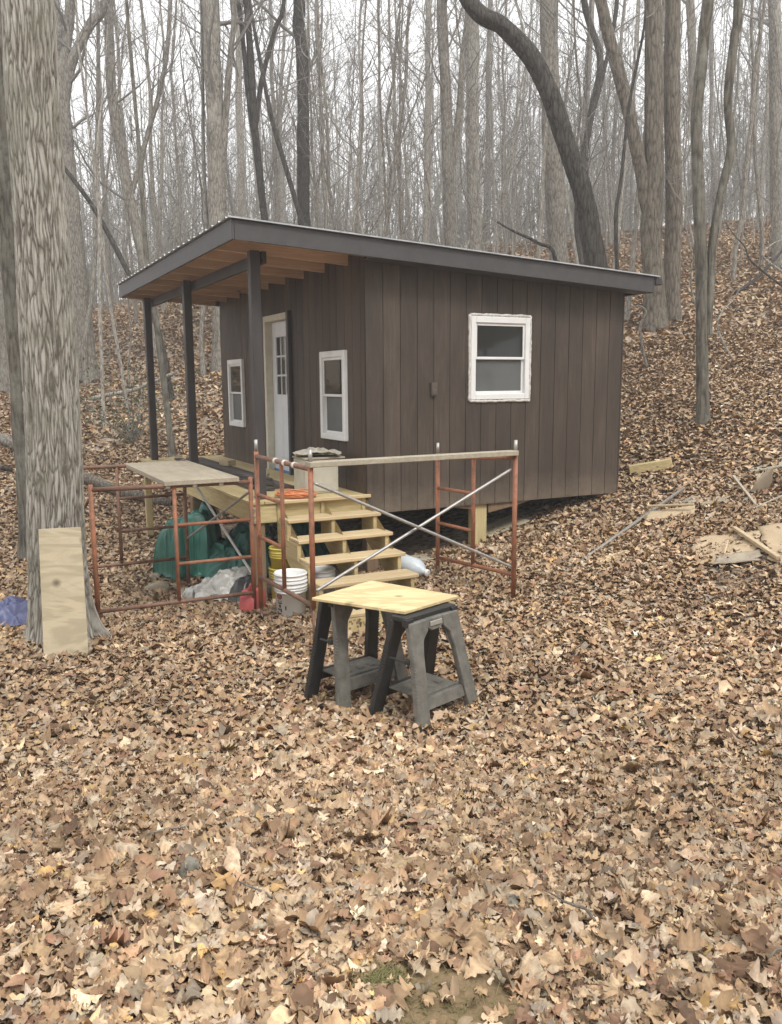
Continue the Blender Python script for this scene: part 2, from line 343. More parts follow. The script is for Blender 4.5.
# ------------------------------------------------------------------ light and sky (overcast)
w = bpy.data.worlds.new('World'); C.world = w; w.use_nodes = True
nt = w.node_tree; nt.nodes.clear()
sky = nt.nodes.new('ShaderNodeTexSky'); sky.sky_type = 'NISHITA'; sky.sun_disc = False
SUN_EL, SUN_AZ = R(52), R(150)      # azimuth clockwise from +Y
sky.sun_elevation = SUN_EL; sky.sun_rotation = SUN_AZ
hs = nt.nodes.new('ShaderNodeHueSaturation'); hs.inputs['Saturation'].default_value = .25; nt.links.new(sky.outputs[0], hs.inputs['Color'])
tc = nt.nodes.new('ShaderNodeTexCoord'); cn = N(nt, 'ShaderNodeTexNoise', Scale=2.2, Detail=5, Roughness=.55); nt.links.new(tc.outputs['Generated'], cn.inputs['Vector'])
cl = ramp(nt, cn.outputs['Fac'], [(.3, (8.6, 8.65, 8.75)), (.7, (10.4, 10.4, 10.45))])
mx = mixc(nt, .85, hs.outputs[0], cl)
bg = nt.nodes.new('ShaderNodeBackground'); bg.inputs[1].default_value = .1; nt.links.new(mx, bg.inputs[0])
wo = nt.nodes.new('ShaderNodeOutputWorld'); nt.links.new(bg.outputs[0], wo.inputs[0])
sd = bpy.data.lights.new('sun', 'SUN'); sd.energy = 1.5; sd.angle = R(16); sd.color = (1, .97, .92)
so = bpy.data.objects.new('sun', sd); COL.objects.link(so)
sv = Vector((math.sin(SUN_AZ)*math.cos(SUN_EL), math.cos(SUN_AZ)*math.cos(SUN_EL), math.sin(SUN_EL)))
so.rotation_euler = (-sv).to_track_quat('-Z', 'Y').to_euler(); so.location = sv*60
C.view_settings.view_transform = 'Standard'; C.view_settings.look = 'None'; C.view_settings.exposure = EXPOSURE
C.view_settings.gamma = 1; C.view_settings.use_curve_mapping = False
C.render.engine = 'CYCLES'
cy = C.cycles; cy.max_bounces = 6; cy.diffuse_bounces = 3; cy.glossy_bounces = 3; cy.transmission_bounces = 3; cy.volume_bounces = 0; cy.transparent_max_bounces = 8
cy.caustics_reflective = False; cy.caustics_refractive = False; cy.use_denoising = True; cy.denoiser = 'OPENIMAGEDENOISE'
cy.denoising_input_passes = 'RGB_ALBEDO_NORMAL'; cy.denoising_prefilter = 'NONE'
cy.use_adaptive_sampling = True; cy.adaptive_threshold = .015
# ------------------------------------------------------------------ ground sheet
def ground_sheet():
    ys = np.concatenate([np.linspace(-60, -8, 14), np.linspace(-6, .6, 18), np.geomspace(1., 14, 190)-.2, np.geomspace(14.1, 150, 90)])
    ts = np.sinh(np.linspace(-3.2, 3.2, 190))/math.sinh(3.2)
    V = []
    for y in ys:
        half = 6+abs(y)*1.35 if y > 0 else 40+abs(y)*.5
        half = min(half, 150)
        V.append(np.c_[ts*half*.75+np.linspace(-1, 1, len(ts))*half*.25, np.full(len(ts), y)])
    V = np.concatenate(V); z = ground(V[:, 0], V[:, 1])
    rs = np.random.RandomState(3)
    z = z-.012+rs.normal(0, .006, len(z))*(V[:, 1] < 14)
    # low bare mound of soil by the photographer's feet
    n = len(ts); k = np.arange(len(ys)-1)[:, None]*n+np.arange(n-1)[None, :]; k = k.ravel()
    F = np.c_[k, k+1, k+1+n, k+n]
    m, nt, p = _mat('leaf litter ground')
    v, _ = coords(nt); vo = N(nt, 'ShaderNodeTexVoronoi', Scale=17); 
    vd = mixc(nt, .35, v, (0, 0, 0)); nt.links.new(v, vo.inputs['Vector'])
    sep = nt.nodes.new('ShaderNodeSeparateColor'); nt.links.new(vo.outputs['Color'], sep.inputs[0])
    col = ramp(nt, sep.outputs[0], [(.0, (.17, .12, .083)), (.3, (.30, .23, .165)), (.6, (.40, .315, .235)), (.9, (.48, .395, .305))])
    n2 = noise(nt, v, 3.3, 6, .7); col = mixc(nt, ramp(nt, n2, [(.45, (0, 0, 0)), (.75, (.5,)*3)]), col, (.18, .13, .09))
    n3 = noise(nt, v, 70, 3, .7); col = mixc(nt, ramp(nt, n3, [(.55, (0, 0, 0)), (.7, (.6,)*3)]), col, (.05, .036, .026))
    nt.links.new(col, p.inputs['Base Color']); p.inputs['Roughness'].default_value = .95; p.inputs['Specular IOR Level'].default_value = .1
    bump(nt, p, vo.outputs['Distance'], .6, .03)
    o = bpy.data.objects.new('ground', np_mesh('ground', np.c_[V, z], F, m, True)); COL.objects.link(o); tag(o, kind='structure')
ground_sheet()
def soil_mound():
    cx, cy_ = .13, 1.82
    bm = BM(); g = {}
    nu, nv = 150, 130
    for i in range(nu+1):
        for j in range(nv+1):
            u, v = i/nu*2-1, j/nv*2-1
            x, y = cx+u*.36, cy_+v*.40
            e = u*u+v*v*1.0+.35*(mnoise.noise(Vector((x*5, y*5, 3)))+.5*mnoise.noise(Vector((x*13, y*13, 1))))
            h = .014*max(0, 1-e)**.6+.008*mnoise.noise(Vector((x*22, y*22, 0)))+.006*mnoise.noise(Vector((x*60, y*60, 5)))+.004*mnoise.noise(Vector((x*140, y*140, 9)))
            g[i, j] = bm.verts.new((x, y, gz(x, y)+h+(-.03 if e > 1 else .004)))
    for i in range(nu):
        for j in range(nv): bm.faces.new((g[i, j], g[i+1, j], g[i+1, j+1], g[i, j+1])).smooth = True
    m, nt, p = _mat('bare soil'); v, _ = coords(nt)
    f = noise(nt, v, 5, 8, .75); q = noise(nt, v, 130, 6, .8)
    col = ramp(nt, f, [(.3, (.15, .10, .05)), (.7, (.27, .19, .10))]); col = mixc(nt, ramp(nt, q, [(.45, (0, 0, 0)), (.75, (.6,)*3)]), col, (.31, .235, .14))
    gm = noise(nt, v, 3.3, 5, .7); col = mixc(nt, ramp(nt, gm, [(.60, (0, 0, 0)), (.70, (.45,)*3)]), col, (.17, .15, .05))
    nt.links.new(col, p.inputs['Base Color']); p.inputs['Roughness'].default_value = .95; bump(nt, p, q, .5, .006)
    tag(obj('soil', bm, m), kind='structure')
soil_mound()
# ------------------------------------------------------------------ cabin (local axes: x along the side wall, y along the porch wall)
cabin = thing('cabin', 'small dark brown wooden cabin with shed roof, porch and white windows', 'cabin', (CX, CY, 0), YAW)
D, WID = 3.48, 5.262
FLOOR, SILL = -1.222, -1.382
def rz(a): return 1.467-.0504*(a+1.4596)
def boards(horizontal_span, z0, ztop, openings, mk, name, mat, pitch=.2032, tone=(.9, 1.1), start=0.):
    """vertical grooved siding with real grooves and openings; mk(u0,u1,z0,z1,depth) adds a box"""
    bm = BM(); lay = bm.verts.layers.float.new('tone')
    u = horizontal_span[0]-start; rr = random.Random(len(name)+int(pitch*1e4)+int(horizontal_span[1]*10))
    while u < horizontal_span[1]-1e-4:
        a0, a1 = max(u, horizontal_span[0])+.004, min(u+pitch, horizontal_span[1])-.004
        t = rr.uniform(*tone)
        cuts = sorted({a0, a1, *[q for o in openings for q in (o[0], o[1]) if a0 < q < a1]})
        for c0, c1 in zip(cuts, cuts[1:]):
            mid = (c0+c1)/2; zz = [z0]
            for o in sorted(openings, key=lambda o: o[2]):
                if o[0] <= mid <= o[1]: zz += [o[2], o[3]]
            zz.append(None)
            for k in range(0, len(zz), 2):
                lo, hi = zz[k], zz[k+1]
                nb = len(bm.verts); mk(bm, c0, c1, lo, hi, 0)
                bm.verts.ensure_lookup_table()
                for v in bm.verts[nb:]: v[lay] = t
        u += pitch
    # sheet behind the grooves, pierced by the openings
    us = sorted({horizontal_span[0], horizontal_span[1], *[q for o in openings for q in (o[0], o[1])]})
    for c0, c1 in zip(us, us[1:]):
        mid = (c0+c1)/2; zz = [z0+.002]
        for o in openings:
            if o[0] <= mid <= o[1]: zz += [o[2], o[3]]
        zz.append(None)
        for k in range(0, len(zz), 2):
            nb = len(bm.verts); mk(bm, c0, c1, zz[k], zz[k+1], 1); bm.verts.ensure_lookup_table()
            for v in bm.verts[nb:]: v[lay] = .45
    return obj(name, bm, mat, cabin)
def side_box(bm, u0, u1, z0, z1, back):
    y0, y1 = (.007, .03) if back else (0, .010)
    top = [rz(u)-.155 if z1 is None else z1 for u in (u0, u1)]
    vs = [bm.verts.new(q) for q in ((u0, y0, z0), (u1, y0, z0), (u1, y0, top[1]), (u0, y0, top[0]), (u0, y1, z0), (u1, y1, z0), (u1, y1, top[1]), (u0, y1, top[0]))]
    for q in ((0, 1, 2, 3), (7, 6, 5, 4), (0, 4, 5, 1), (1, 5, 6, 2), (2, 6, 7, 3), (3, 7, 4, 0)): bm.faces.new([vs[i] for i in q])
def front_box(bm, u0, u1, z0, z1, back):
    x0, x1 = (.007, .03) if back else (0, .010)
    box(bm, (x0, u0, z0), (x1, u1, rz(0)-.045 if z1 is None else z1))
SW = (1.285, 2.058, -.195, .70)
boards((0, D), SILL, None, [SW], side_box, 'wall', M['siding_side'], tone=(.86, 1.12), start=.0)
RW, LW = (.475, 1.12, -.62, .325), (4.11, 4.79, -.627, .325)
DR = (2.20, 3.15, FLOOR, .878)
boards((.012, WID), SILL+.03, None, [RW, DR, LW], front_box, 'wall', M['siding_front'], tone=(.80, 1.18), start=.1)
bm = BM(); box(bm, (0, WID, SILL), (D, WID+.02, rz(D)-.16)); lay = bm.verts.layers.float.new('tone')
for v in bm.verts: v[lay] = 1
obj('wall', bm, M['siding_side'], cabin)
bm = BM(); box(bm, (D-.0, .031, SILL), (D+.02, WID, rz(D)-.16)); lay = bm.verts.layers.float.new('tone')
for v in bm.verts: v[lay] = 1
obj('wall', bm, M['siding_side'], cabin)
bm = BM(); box(bm, (.032, .034, SILL+.012), (D-.004, WID-.004, FLOOR-.02)); obj('floor_frame', bm, M['underside'], cabin)
# windows: frame mesh carries panes and screen
def window(axis, u0, u1, z0, z1, depth, fw=.062, rail=.05, side=False):
    bm = BM()
    def b(a0, a1, c0, c1, d0, d1):
        if axis == 'y': box(bm, (d0, a0, c0), (d1, a1, c1))      # on the porch wall, outward is -x
        else: box(bm, (a0, d0, c0), (a1, d1, c1))
    zm = (z0+z1)/2+.0
    o, i = -depth, .05
    b(u0, u0+fw, z0, z1, o, i); b(u1-fw, u1, z0, z1, o, i); b(u0+fw, u1-fw, z0, z0+fw*1.05, o, i); b(u0+fw, u1-fw, z1-fw*1.15, z1, o, i)
    fr = obj('window', bm, M['white_vinyl'], cabin, bevel=.006)
    bm = BM(); s = .024; A0, A1 = u0+fw, u1-fw; B0, B1 = z0+fw*1.05, z1-fw*1.15
    def sash(c0, c1, d0, d1):
        b(A0, A0+s, c0, c1, d0, d1); b(A1-s, A1, c0, c1, d0, d1); b(A0+s, A1-s, c0, c0+s*1.2, d0, d1); b(A0+s, A1-s, c1-s*1.2, c1, d0, d1)
    sash(zm-.012, B1, o+.018, o+.04); sash(B0, zm+.03, o+.042, o+.066)
    obj('sash', bm, M['white_vinyl'], fr, bevel=.003)
    bm = BM(); b(A0+s-.004, A1-s+.004, zm, B1-s, o+.028, o+.032); obj('pane', bm, M['glass'], fr)
    bm = BM(); b(A0+s-.004, A1-s+.004, B0+s, zm+.005, o+.052, o+.056); obj('screen', bm, M['screen'], fr)
    return fr
fr = window('x', 1.278, 2.066, -.202, .708, .022)
# lumpy bead of caulk round the side window
bm = BM(); rr = random.Random(5)
def bead(p, q):
    n = 26; pts = []
    for k in range(n+1):
        t = k/n; pts.append(Vector(p).lerp(Vector(q), t)+Vector((rr.uniform(-.004, .004), 0, rr.uniform(-.004, .004))))
    tube(bm, pts, [rr.uniform(.013, .019) for _ in pts], 7)
c0, c1, e0, e1 = 1.264, 2.08, -.218, .724
bead((c0, -.006, e0), (c1, -.006, e0)); bead((c0, -.006, e1), (c1, -.006, e1)); bead((c0, -.006, e0), (c0, -.006, e1)); bead((c1, -.006, e0), (c1, -.006, e1))
obj('caulk', bm, M['caulk'], fr)
window('y', .457, 1.139, -.64, .3456, .045); window('y', 4.092, 4.807, -.647, .3465, .045)
# door
bm = BM()
box(bm, (-.022, 3.075, FLOOR), (.125, 3.15, .878)); box(bm, (-.022, 2.275, .80), (.125, 3.075, .878)); box(bm, (-.003, 2.20, FLOOR), (.125, 2.275, .878))
obj('door_frame', bm, M['cream'], cabin, bevel=.004)
bm = BM(); box(bm, (-.05, 2.13, FLOOR+.02), (-.004, 2.197, .89)); obj('door_trim', bm, M['trim_dark'], cabin, bevel=.004)
bm = BM(); x0, x1 = .075, .118; y0, y1, z0, z1 = 2.28, 3.07, FLOOR+.03, .795
gy0, gy1, gz0, gz1 = y0+.14, y1-.14, -.155, z1-.20
box(bm, (x0, y0, z0), (x1, gy0, z1)); box(bm, (x0, gy1, z0), (x1, y1, z1)); box(bm, (x0, gy0, z0), (x1, gy1, gz0)); box(bm, (x0, gy0, gz1), (x1, gy1, z1))
for k in (1, 2):
    yy = gy0+(gy1-gy0)*k/3; box(bm, (x0+.004, yy-.011, gz0), (x1, yy+.011, gz1))
    zz = gz0+(gz1-gz0)*k/3; box(bm, (x0+.006, gy0, zz-.013), (x1, gy1, zz+.013))
for (a, b_) in ((y0+.13, y0+.37), (y1-.37, y1-.13)):       # raised lower panels
    box(bm, (x0-.008, a, z0+.2), (x0+.004, b_, gz0-.16))
door = obj('door', bm, M['door_white'], cabin, bevel=.005)
bm = BM(); box(bm, (x0+.018, gy0-.005, gz0-.005), (x0+.024, gy1+.005, gz1+.005)); obj('pane', bm, M['glass'], door)
bm = BM(); tube(bm, [(x0-.05, y0+.06, -.30), (x0+.01, y0+.06, -.30)], .012); lathe(bm, [(.004, 0), (.026, .008), (.028, .02), (.02, .034)], 16, Matrix.Translation((x0-.028, y0+.06, -.30)) @ Matrix.Rotation(-math.pi/2, 4, 'Y'))
obj('handle', bm, M['galv_dull'], door)
bm = BM(); box(bm, (x0-.012, y0-.02, z0+.002), (x0-.001, y1+.0, z0+.03)); box(bm, (-.03, 2.2, FLOOR-.03), (-.024, 3.15, FLOOR-.002)); obj('tape', bm, M['blue_tape'], door)
bm = BM(); box(bm, (-.022, 2.2, FLOOR-.035), (.12, 3.15, FLOOR)); obj('door_sill', bm, M['galv_dull'], cabin, bevel=.003)
bm = BM(); box(bm, (.765, -.04, -.15), (.835, -.001, -.01)); box(bm, (.772, -.047, -.14), (.828, -.039, -.08)); obj('electrical_box', bm, M['fixture_brown'], cabin, bevel=.004)
# roof
A0, A1, B0, B1 = -1.4596, 3.685, -.272, 5.542
bm = BM()
def plane_box(a0, a1, b0, b1, dlo, dhi):
    vs = [bm.verts.new((a, b_, rz(a)+d)) for d in (dlo, dhi) for a, b_ in ((a0, b0), (a1, b0), (a1, b1), (a0, b1))]
    for q in ((3, 2, 1, 0), (4, 5, 6, 7), (0, 1, 5, 4), (1, 2, 6, 5), (2, 3, 7, 6), (3, 0, 4, 7)): bm.faces.new([vs[i] for i in q])
plane_box(A0+.03, A1-.03, B0+.03, B1-.03, -.034, -.004)
roof = obj('roof', bm, M['deck_ply'], cabin)
bm = BM(); prof = []; bb = B0-.03
while bb < B1+.03:
    for o_, h in ((0, .004), (.085, .004), (.1, .022), (.128, .022), (.143, .004)): prof.append((bb+o_, h))
    bb += .2286
top = [[bm.verts.new((a, b_, rz(a)+h+t)) for b_, h in prof] for a, t in ((A0-.035, 0), (A1+.06, 0))]
for k in range(len(prof)-1): bm.faces.new((top[0][k], top[1][k], top[1][k+1], top[0][k+1]))
obj('metal_sheet', bm, M['roof_metal'], roof, solid=.0012)
bm = BM(); plane_box(A0-.03, A1+.05, B0-.034, B0-.002, .0025, .016); obj('drip_edge', bm, M['roof_metal'], roof)
def fascia(lo_a, hi_a, lo_b, hi_b):
    global bm; bm = BM(); plane_box(lo_a, hi_a, lo_b, hi_b, -.18, 0); obj('fascia', bm, M['trim_dark'], cabin, bevel=.003)
fascia(A0, A0+.025, B0, B1); fascia(A0+.027, A1-.027, B0, B0+.025); fascia(A1-.025, A1, B0, B1); fascia(A0+.027, A1-.027, B1-.025, B1)
bm = BM(); plane_box(.0, A1-.027, B0+.027, -.002, -.178, -.160); obj('soffit', bm, M['trim_dark'], cabin)
bm = BM(); plane_box(A1, A1+.10, B0-.02, B1, -.085, -.005); obj('gutter', bm, M['post_dark'], cabin, bevel=.006)
nr = 10
for k in range(nr):
    bb = B0+.03+k*(B1-B0-.1)/(nr-1); bm = BM(); plane_box(A0+.03, -.002, bb, bb+.04, -.174, -.036)
    obj('rafter', bm, M['joist_red'], cabin)
bm = BM(); plane_box(-1.03, -.985, .16, 5.45, -.29, -.176); obj('porch_beam', bm, M['post_dark'], cabin, bevel=.003)
DECK = -1.17
for bb in (.22, 2.9, 5.33):
    bm = BM(); box(bm, (-1.148, bb-.05, DECK), (-1.048, bb+.05, rz(-1.1)-.176)); obj('porch_post', bm, M['post_dark'], cabin, bevel=.006)
# deck
bm = BM(); a = -1.265
while a < -.02:
    box(bm, (a, .02, DECK-.032), (min(a+.137, -.008), 5.62, DECK+rnd.uniform(-.002, .002))); a += .1415
obj('deck', bm, M['treated_y'], cabin, bevel=.003)
for lo, hi in (((-1.25, .04, DECK-.225), (-1.212, 5.6, DECK-.034)), ((-.045, .082, DECK-.225), (-.007, 5.56, DECK-.034))):
    bm = BM(); box(bm, lo, hi); obj('rim_joist', bm, M['treated_y'], cabin, bevel=.004)
for lo, hi in (((-1.21, .042, DECK-.225), (-.009, .08, DECK-.034)), ((-1.21, 5.56, DECK-.225), (-.009, 5.6, DECK-.034))):
    bm = BM(); box(bm, lo, hi); obj('rim_joist', bm, M['treated_x'], cabin, bevel=.004)
for k in range(1, 9):
    bm = BM(); box(bm, (-1.21, .08+k*.61, DECK-.22), (-.047, .118+k*.61, DECK-.034)); obj('joist', bm, M['treated_x'], cabin)
bm = BM(); tube(bm, [(-1.235, .041, DECK-.08), (-1.235, .012, DECK-.08)], .012, 6); tube(bm, [(-1.235, .041, DECK-.15), (-1.235, .012, DECK-.15)], .012, 6); tube(bm, [(-1.235, .041, DECK-.20), (-1.235, .015, DECK-.20)], .012, 6); obj('bolt', bm, M['galv_dull'], cabin)
for a, b_, s, mt in ((-1.17, .13, .12, 'pier'), (-1.2, 2.45, .13, 'pier'), (-1.19, 5.5, .1, 'treated_z'), (-.1, 2.7, .1, 'pier'), (1.47, .12, .155, 'treated_z'), (.15, .25, .14, 'pier'), (.15, 2.7, .14, 'pier'), (1.5, 2.7, .14, 'pier'), (.15, 5., .14, 'pier'), (2.6, 2.6, .14, 'pier')):
    p = loc(a, b_); bm = BM(); box(bm, (a-s/2, b_-s/2, gz(*p)-.3), (a+s/2, b_+s/2, (DECK-.226) if a < 0 else SILL+.01)); obj('pier', bm, M[mt], cabin, bevel=.006)
# sagging plywood skirt under the side wall and a light fitting in the crawl space
bm = BM(); prism(bm, [(.9, SILL+.01), (1.38, SILL+.01), (1.38, SILL-.06)], 1, .03, .045); prism(bm, [(1.56, SILL+.01), (2.25, SILL+.01), (1.95, SILL-.05), (1.56, SILL-.11)], 1, .03, .045); obj('skirt_board', bm, M['pier'], cabin)
# staircase: five treads off the end of the deck
stair = thing('staircase', None, None); stair.parent = cabin
RUN, RISE = .267, .162
def step(k): return (.0-.267*k, DECK-RISE*k)      # front edge b, top z
for k in range(5):
    b_, z = step(k); bm = BM(); box(bm, (-.99, b_-.005, z-.036), (.03, b_+(.262 if k else .02)+.0, z)) if k else box(bm, (-1.0, -.03, z-.036), (.035, .018, z))
    obj('tread', bm, M['tread'], stair, bevel=.006)
for ax in (-.975, -.50, -.03):
    poly = [(.038, DECK-.036)]
    for k in range(0, 5):
        b_, z = step(k); poly.append((b_+.018, z-.0365)); 
        nz = step(k+1)[1]-.0365 if k < 4 else z-.3
        poly.append((b_+.018, nz))
    poly += [(step(4)[0]-.01, step(4)[1]-.36), (step(4)[0]+.10, step(4)[1]-.36), (.038, DECK-.42)]
    bm = BM(); prism(bm, poly, 0, ax-.019, ax+.019); obj('stringer', bm, M['treated_y'], stair, bevel=.003)
# ------------------------------------------------------------------ scaffolding
def scaffold(label, pl, pr, hl, hr, rail_l, rail_r, rungs, rung_side, mat, railmat, sub_to_rail=True, pins=True, jack=None, wraps=0):
    """pl, pr: left and right top-bar points in world; hl/hr foot heights; rail_l/r heights of the bottom rail"""
    base = (pl+pr)/2; base.z = min(hl, hr)
    t = thing('scaffold', label, 'scaffold', base, 0, 'rusty scaffold frames round the porch')
    L = lambda v: Vector(v)-base
    d = (pr-pl)
    for p, h, in ((pl, hl), (pr, hr)):
        bm = BM(); tube(bm, [L((p.x, p.y, h)), L((p.x, p.y, p.z+.045))], .0215, 12); lg = obj('leg', bm, M[mat], t)
        if pins:
            bm = BM(); tube(bm, [L((p.x, p.y, p.z+.046)), L((p.x, p.y, p.z+.15))], .0165, 10); obj('coupling_pin', bm, M['galv'], lg)
    bm = BM(); tube(bm, [L(pl), L(pr)], .0215, 12); tb = obj('top_bar', bm, M[railmat], t)
    if wraps:
        for k in range(wraps):
            q = pl+d*(.40+.17*k if wraps == 3 and jack else .46+.17*k); u = d.normalized()*.02
            bm = BM(); tube(bm, [L(q-u), L(q+u)], .0275, 12); obj('strap', bm, M['hook_white'], tb)
    rl, rr_ = Vector((pl.x, pl.y, rail_l)), Vector((pr.x, pr.y, rail_r))
    bm = BM(); tube(bm, [L(rl), L(rr_)], .019, 12); obj('bottom_rail', bm, M[railmat], t)
    m0 = pl+d*.5; m1 = rl+(rr_-rl)*.5
    bm = BM(); tube(bm, [L(m0), L(m1)], .0185, 12); obj('upright', bm, M[mat], t)
    for z in rungs:
        e = pl if rung_side == 'l' else pr
        f = (z-m1.z)/(m0.z-m1.z); a = m1+(m0-m1)*f; b_ = Vector((e.x, e.y, z+(e.z-m0.z)*.3))
        bm = BM(); tube(bm, [L(a), L(b_)], .0165, 10); obj('rung', bm, M[mat], t)
    for p, h in jack or []:
        bm = BM(); tube(bm, [L((p.x, p.y, h)), L((p.x, p.y, h+(.14 if h < -2.15 else .4)))], .011, 8); tube(bm, [L((p.x-.07, p.y+.02, h+.075)), L((p.x+.09, p.y-.02, h+.075))], .011, 8)
        tube(bm, [L((p.x, p.y, h-.01)), L((p.x, p.y, h+.004))], .05, 12); obj('screw_jack', bm, M['rust_brown'], t)
    return t
ml, mr = W(-1.42, -.66, -.655), W(-1.42, -1.96, -.655)
scaffold('rusty red scaffold frame beside the stairs with a screw jack under one leg', ml, mr, -2.06, -1.755, -1.765, -1.735, (-1.0, -1.385), 'l', 'rust_red', 'rust_brown', jack=[(ml, -2.19), (mr, -2.14)], wraps=3)
rl_, rr_ = W(.5, -.62, -.76), W(.5, -1.95, -.655)
scaffold('orange red scaffold frame standing in leaves in front of the side window', rl_, rr_, -1.97, -1.93, -1.79, -1.70, (-1.05, -1.41), 'l', 'rust_red', 'rust_red')
fl, fr_ = W(-2.815, -.35, -.905), W(-1.385, -.35, -.92)
scaffold('rusty scaffold frame beside the oak, nearest end of the plank platform', fl, fr_, -2.12, -2.17, -1.99, -1.99, (-1.275, -1.635), 'r', 'rust_red', 'rust_brown', pins=False, wraps=3)
bl, br = W(-3.02, 1.5, -.885), W(-1.565, 1.5, -.885)
scaffold('dark rusty scaffold frame behind the green tarp holding the far end of the plank', bl, br, -2.3, -2.36, -1.97, -1.97, (-1.24, -1.6), 'r', 'rust_brown', 'rust_brown', pins=False)
def cross_brace(label, pairs, mat, r=.0135):
    base = sum((Vector(p) for pr_ in pairs for p in pr_), Vector())/(2*len(pairs)); base.z = min(p[2] for pr_ in pairs for p in pr_)
    t = thing('cross_brace', label, 'cross brace', base)
    for p, q in pairs:
        p, q = Vector(p)-base, Vector(q)-base; u = (q-p).normalized()*.03
        bm = BM(); tube(bm, [p, p+u, q-u, q], [r*.7, r, r, r*.7], 10); obj('rod', bm, M[mat], t)
    m_ = sum((Vector(p) for p in pairs[0]), Vector())/2-base
    if len(pairs) > 1:
        bm = BM(); tube(bm, [m_+Vector((0, -.02, 0)), m_+Vector((0, .02, 0))], .012, 8); obj('pivot', bm, M['galv_dull'], t)
    return t
o_ = Vector((.0, -.028, 0))
cross_brace('pale steel cross brace spanning in front of the stairs', [(W(-1.39, -1.96, -.76)+o_, W(.47, -1.95, -1.62)+o_), (W(-1.39, -1.93, -1.63), W(.47, -1.93, -.76))], 'galv')
cross_brace('steel cross brace under the plank platform in front of the green tarp', [(W(-1.53, 1.5, -.98), W(-1.36, -.32, -1.86)), (W(-1.56, 1.5, -1.75), W(-1.39, -.32, -1.02))], 'galv')
cross_brace('rusty brace rod on the scaffold leg beside the oak', [(W(-2.82, -.32, -.98), W(-3.0, 1.48, -1.85))], 'rust_brown')
# plank platform on the two left frames, board rail on the other two
bm = BM(); box(bm, (-.345, -.98, -.045), (.345, .98, 0))
pl = obj('scaffold_plank', bm, M['grey_plank'], None, bevel=.004); pl.location = W(-1.85, .58, -.862); pl.rotation_euler = (0, 0, YAW)
tag(pl, 'weathered grey plank platform lying across the two left scaffold frames', 'plank')
p0, p1 = W(-1.42, -1.955, -.62), W(.52, -1.945, -.615); base = (p0+p1)/2
bm = BM(); u = (p1-p0).normalized()*.02; beam(bm, p0-u-base, p1-u-base, .11, .042); bo = obj('rail_board', bm, M['grey_board'], None, bevel=.004); bo.location = base
bo.data.transform(Matrix.Rotation(0, 4, 'Z')); tag(bo, 'grey weathered board laid as a rail between two scaffold frames in front of the stairs', 'board')
# ------------------------------------------------------------------ things on the deck
cdir = lambda a, b_, z: W(a, b_, z)
trim = [(-.93, .95, 4.3, 0), (-.81, .75, 4.5, 0), (-.69, .9, 4.2, 0), (-.57, .7, 4.4, 0), (-.88, 1.15, 4.6, 1), (-.76, .9, 4.35, 1), (-.64, 1.3, 4.5, 1), (-.82, 1.0, 4.2, 2)]
for a, b0, b1, lv in trim:
    bm = BM(); L_ = b1-b0; box(bm, (-.052, 0, 0), (.052, L_, .034)); o = obj('trim_board', bm, M['brown_trim'], None, bevel=.003)
    o.location = W(a, b0, DECK+.004+lv*.038); o.rotation_euler = (0, 0, YAW+rnd.uniform(-.012, .012))
    tag(o, 'dark brown trim board in the stack on the porch deck', 'board', 'brown trim boards stacked on the porch deck')
bm = BM(); box(bm, (-.07, -.09, 0), (.07, .09, .075)); o = obj('wood_block', bm, M['scrap_wood'], None, bevel=.004); o.location = W(-.62, 3.0, DECK+.082); o.rotation_euler = (0, 0, .9); tag(o, 'short wood offcut lying on top of the dark trim boards', 'block')
bm = BM(); box(bm, (-.12, -.03, 0), (.12, .03, .035)); o = obj('wood_block', bm, M['grey_board'], None, bevel=.003); o.location = W(-.52, 1.75, DECK+.045); o.rotation_euler = (0, 0, 1.6); tag(o, 'grey wood scrap lying at the door end of the trim boards', 'block')
cr = thing('storage_box', 'beige plywood box standing on the deck under the right porch window', 'box', W(-.385, .47, DECK+.002), YAW)
bm = BM(); box(bm, (-.19, -.17, 0), (.19, .17, .36)); obj('body', bm, M['crate'], cr, bevel=.006)
bm = BM(); box(bm, (-.178, -.178, .02), (.178, -.170, .345)); obj('front_panel', bm, M['crate'], cr, bevel=.003)
bm = BM(); box(bm, (-.2, -.185, .362), (.265, .185, .382)); obj('lid', bm, M['grey_board'], cr, bevel=.003)
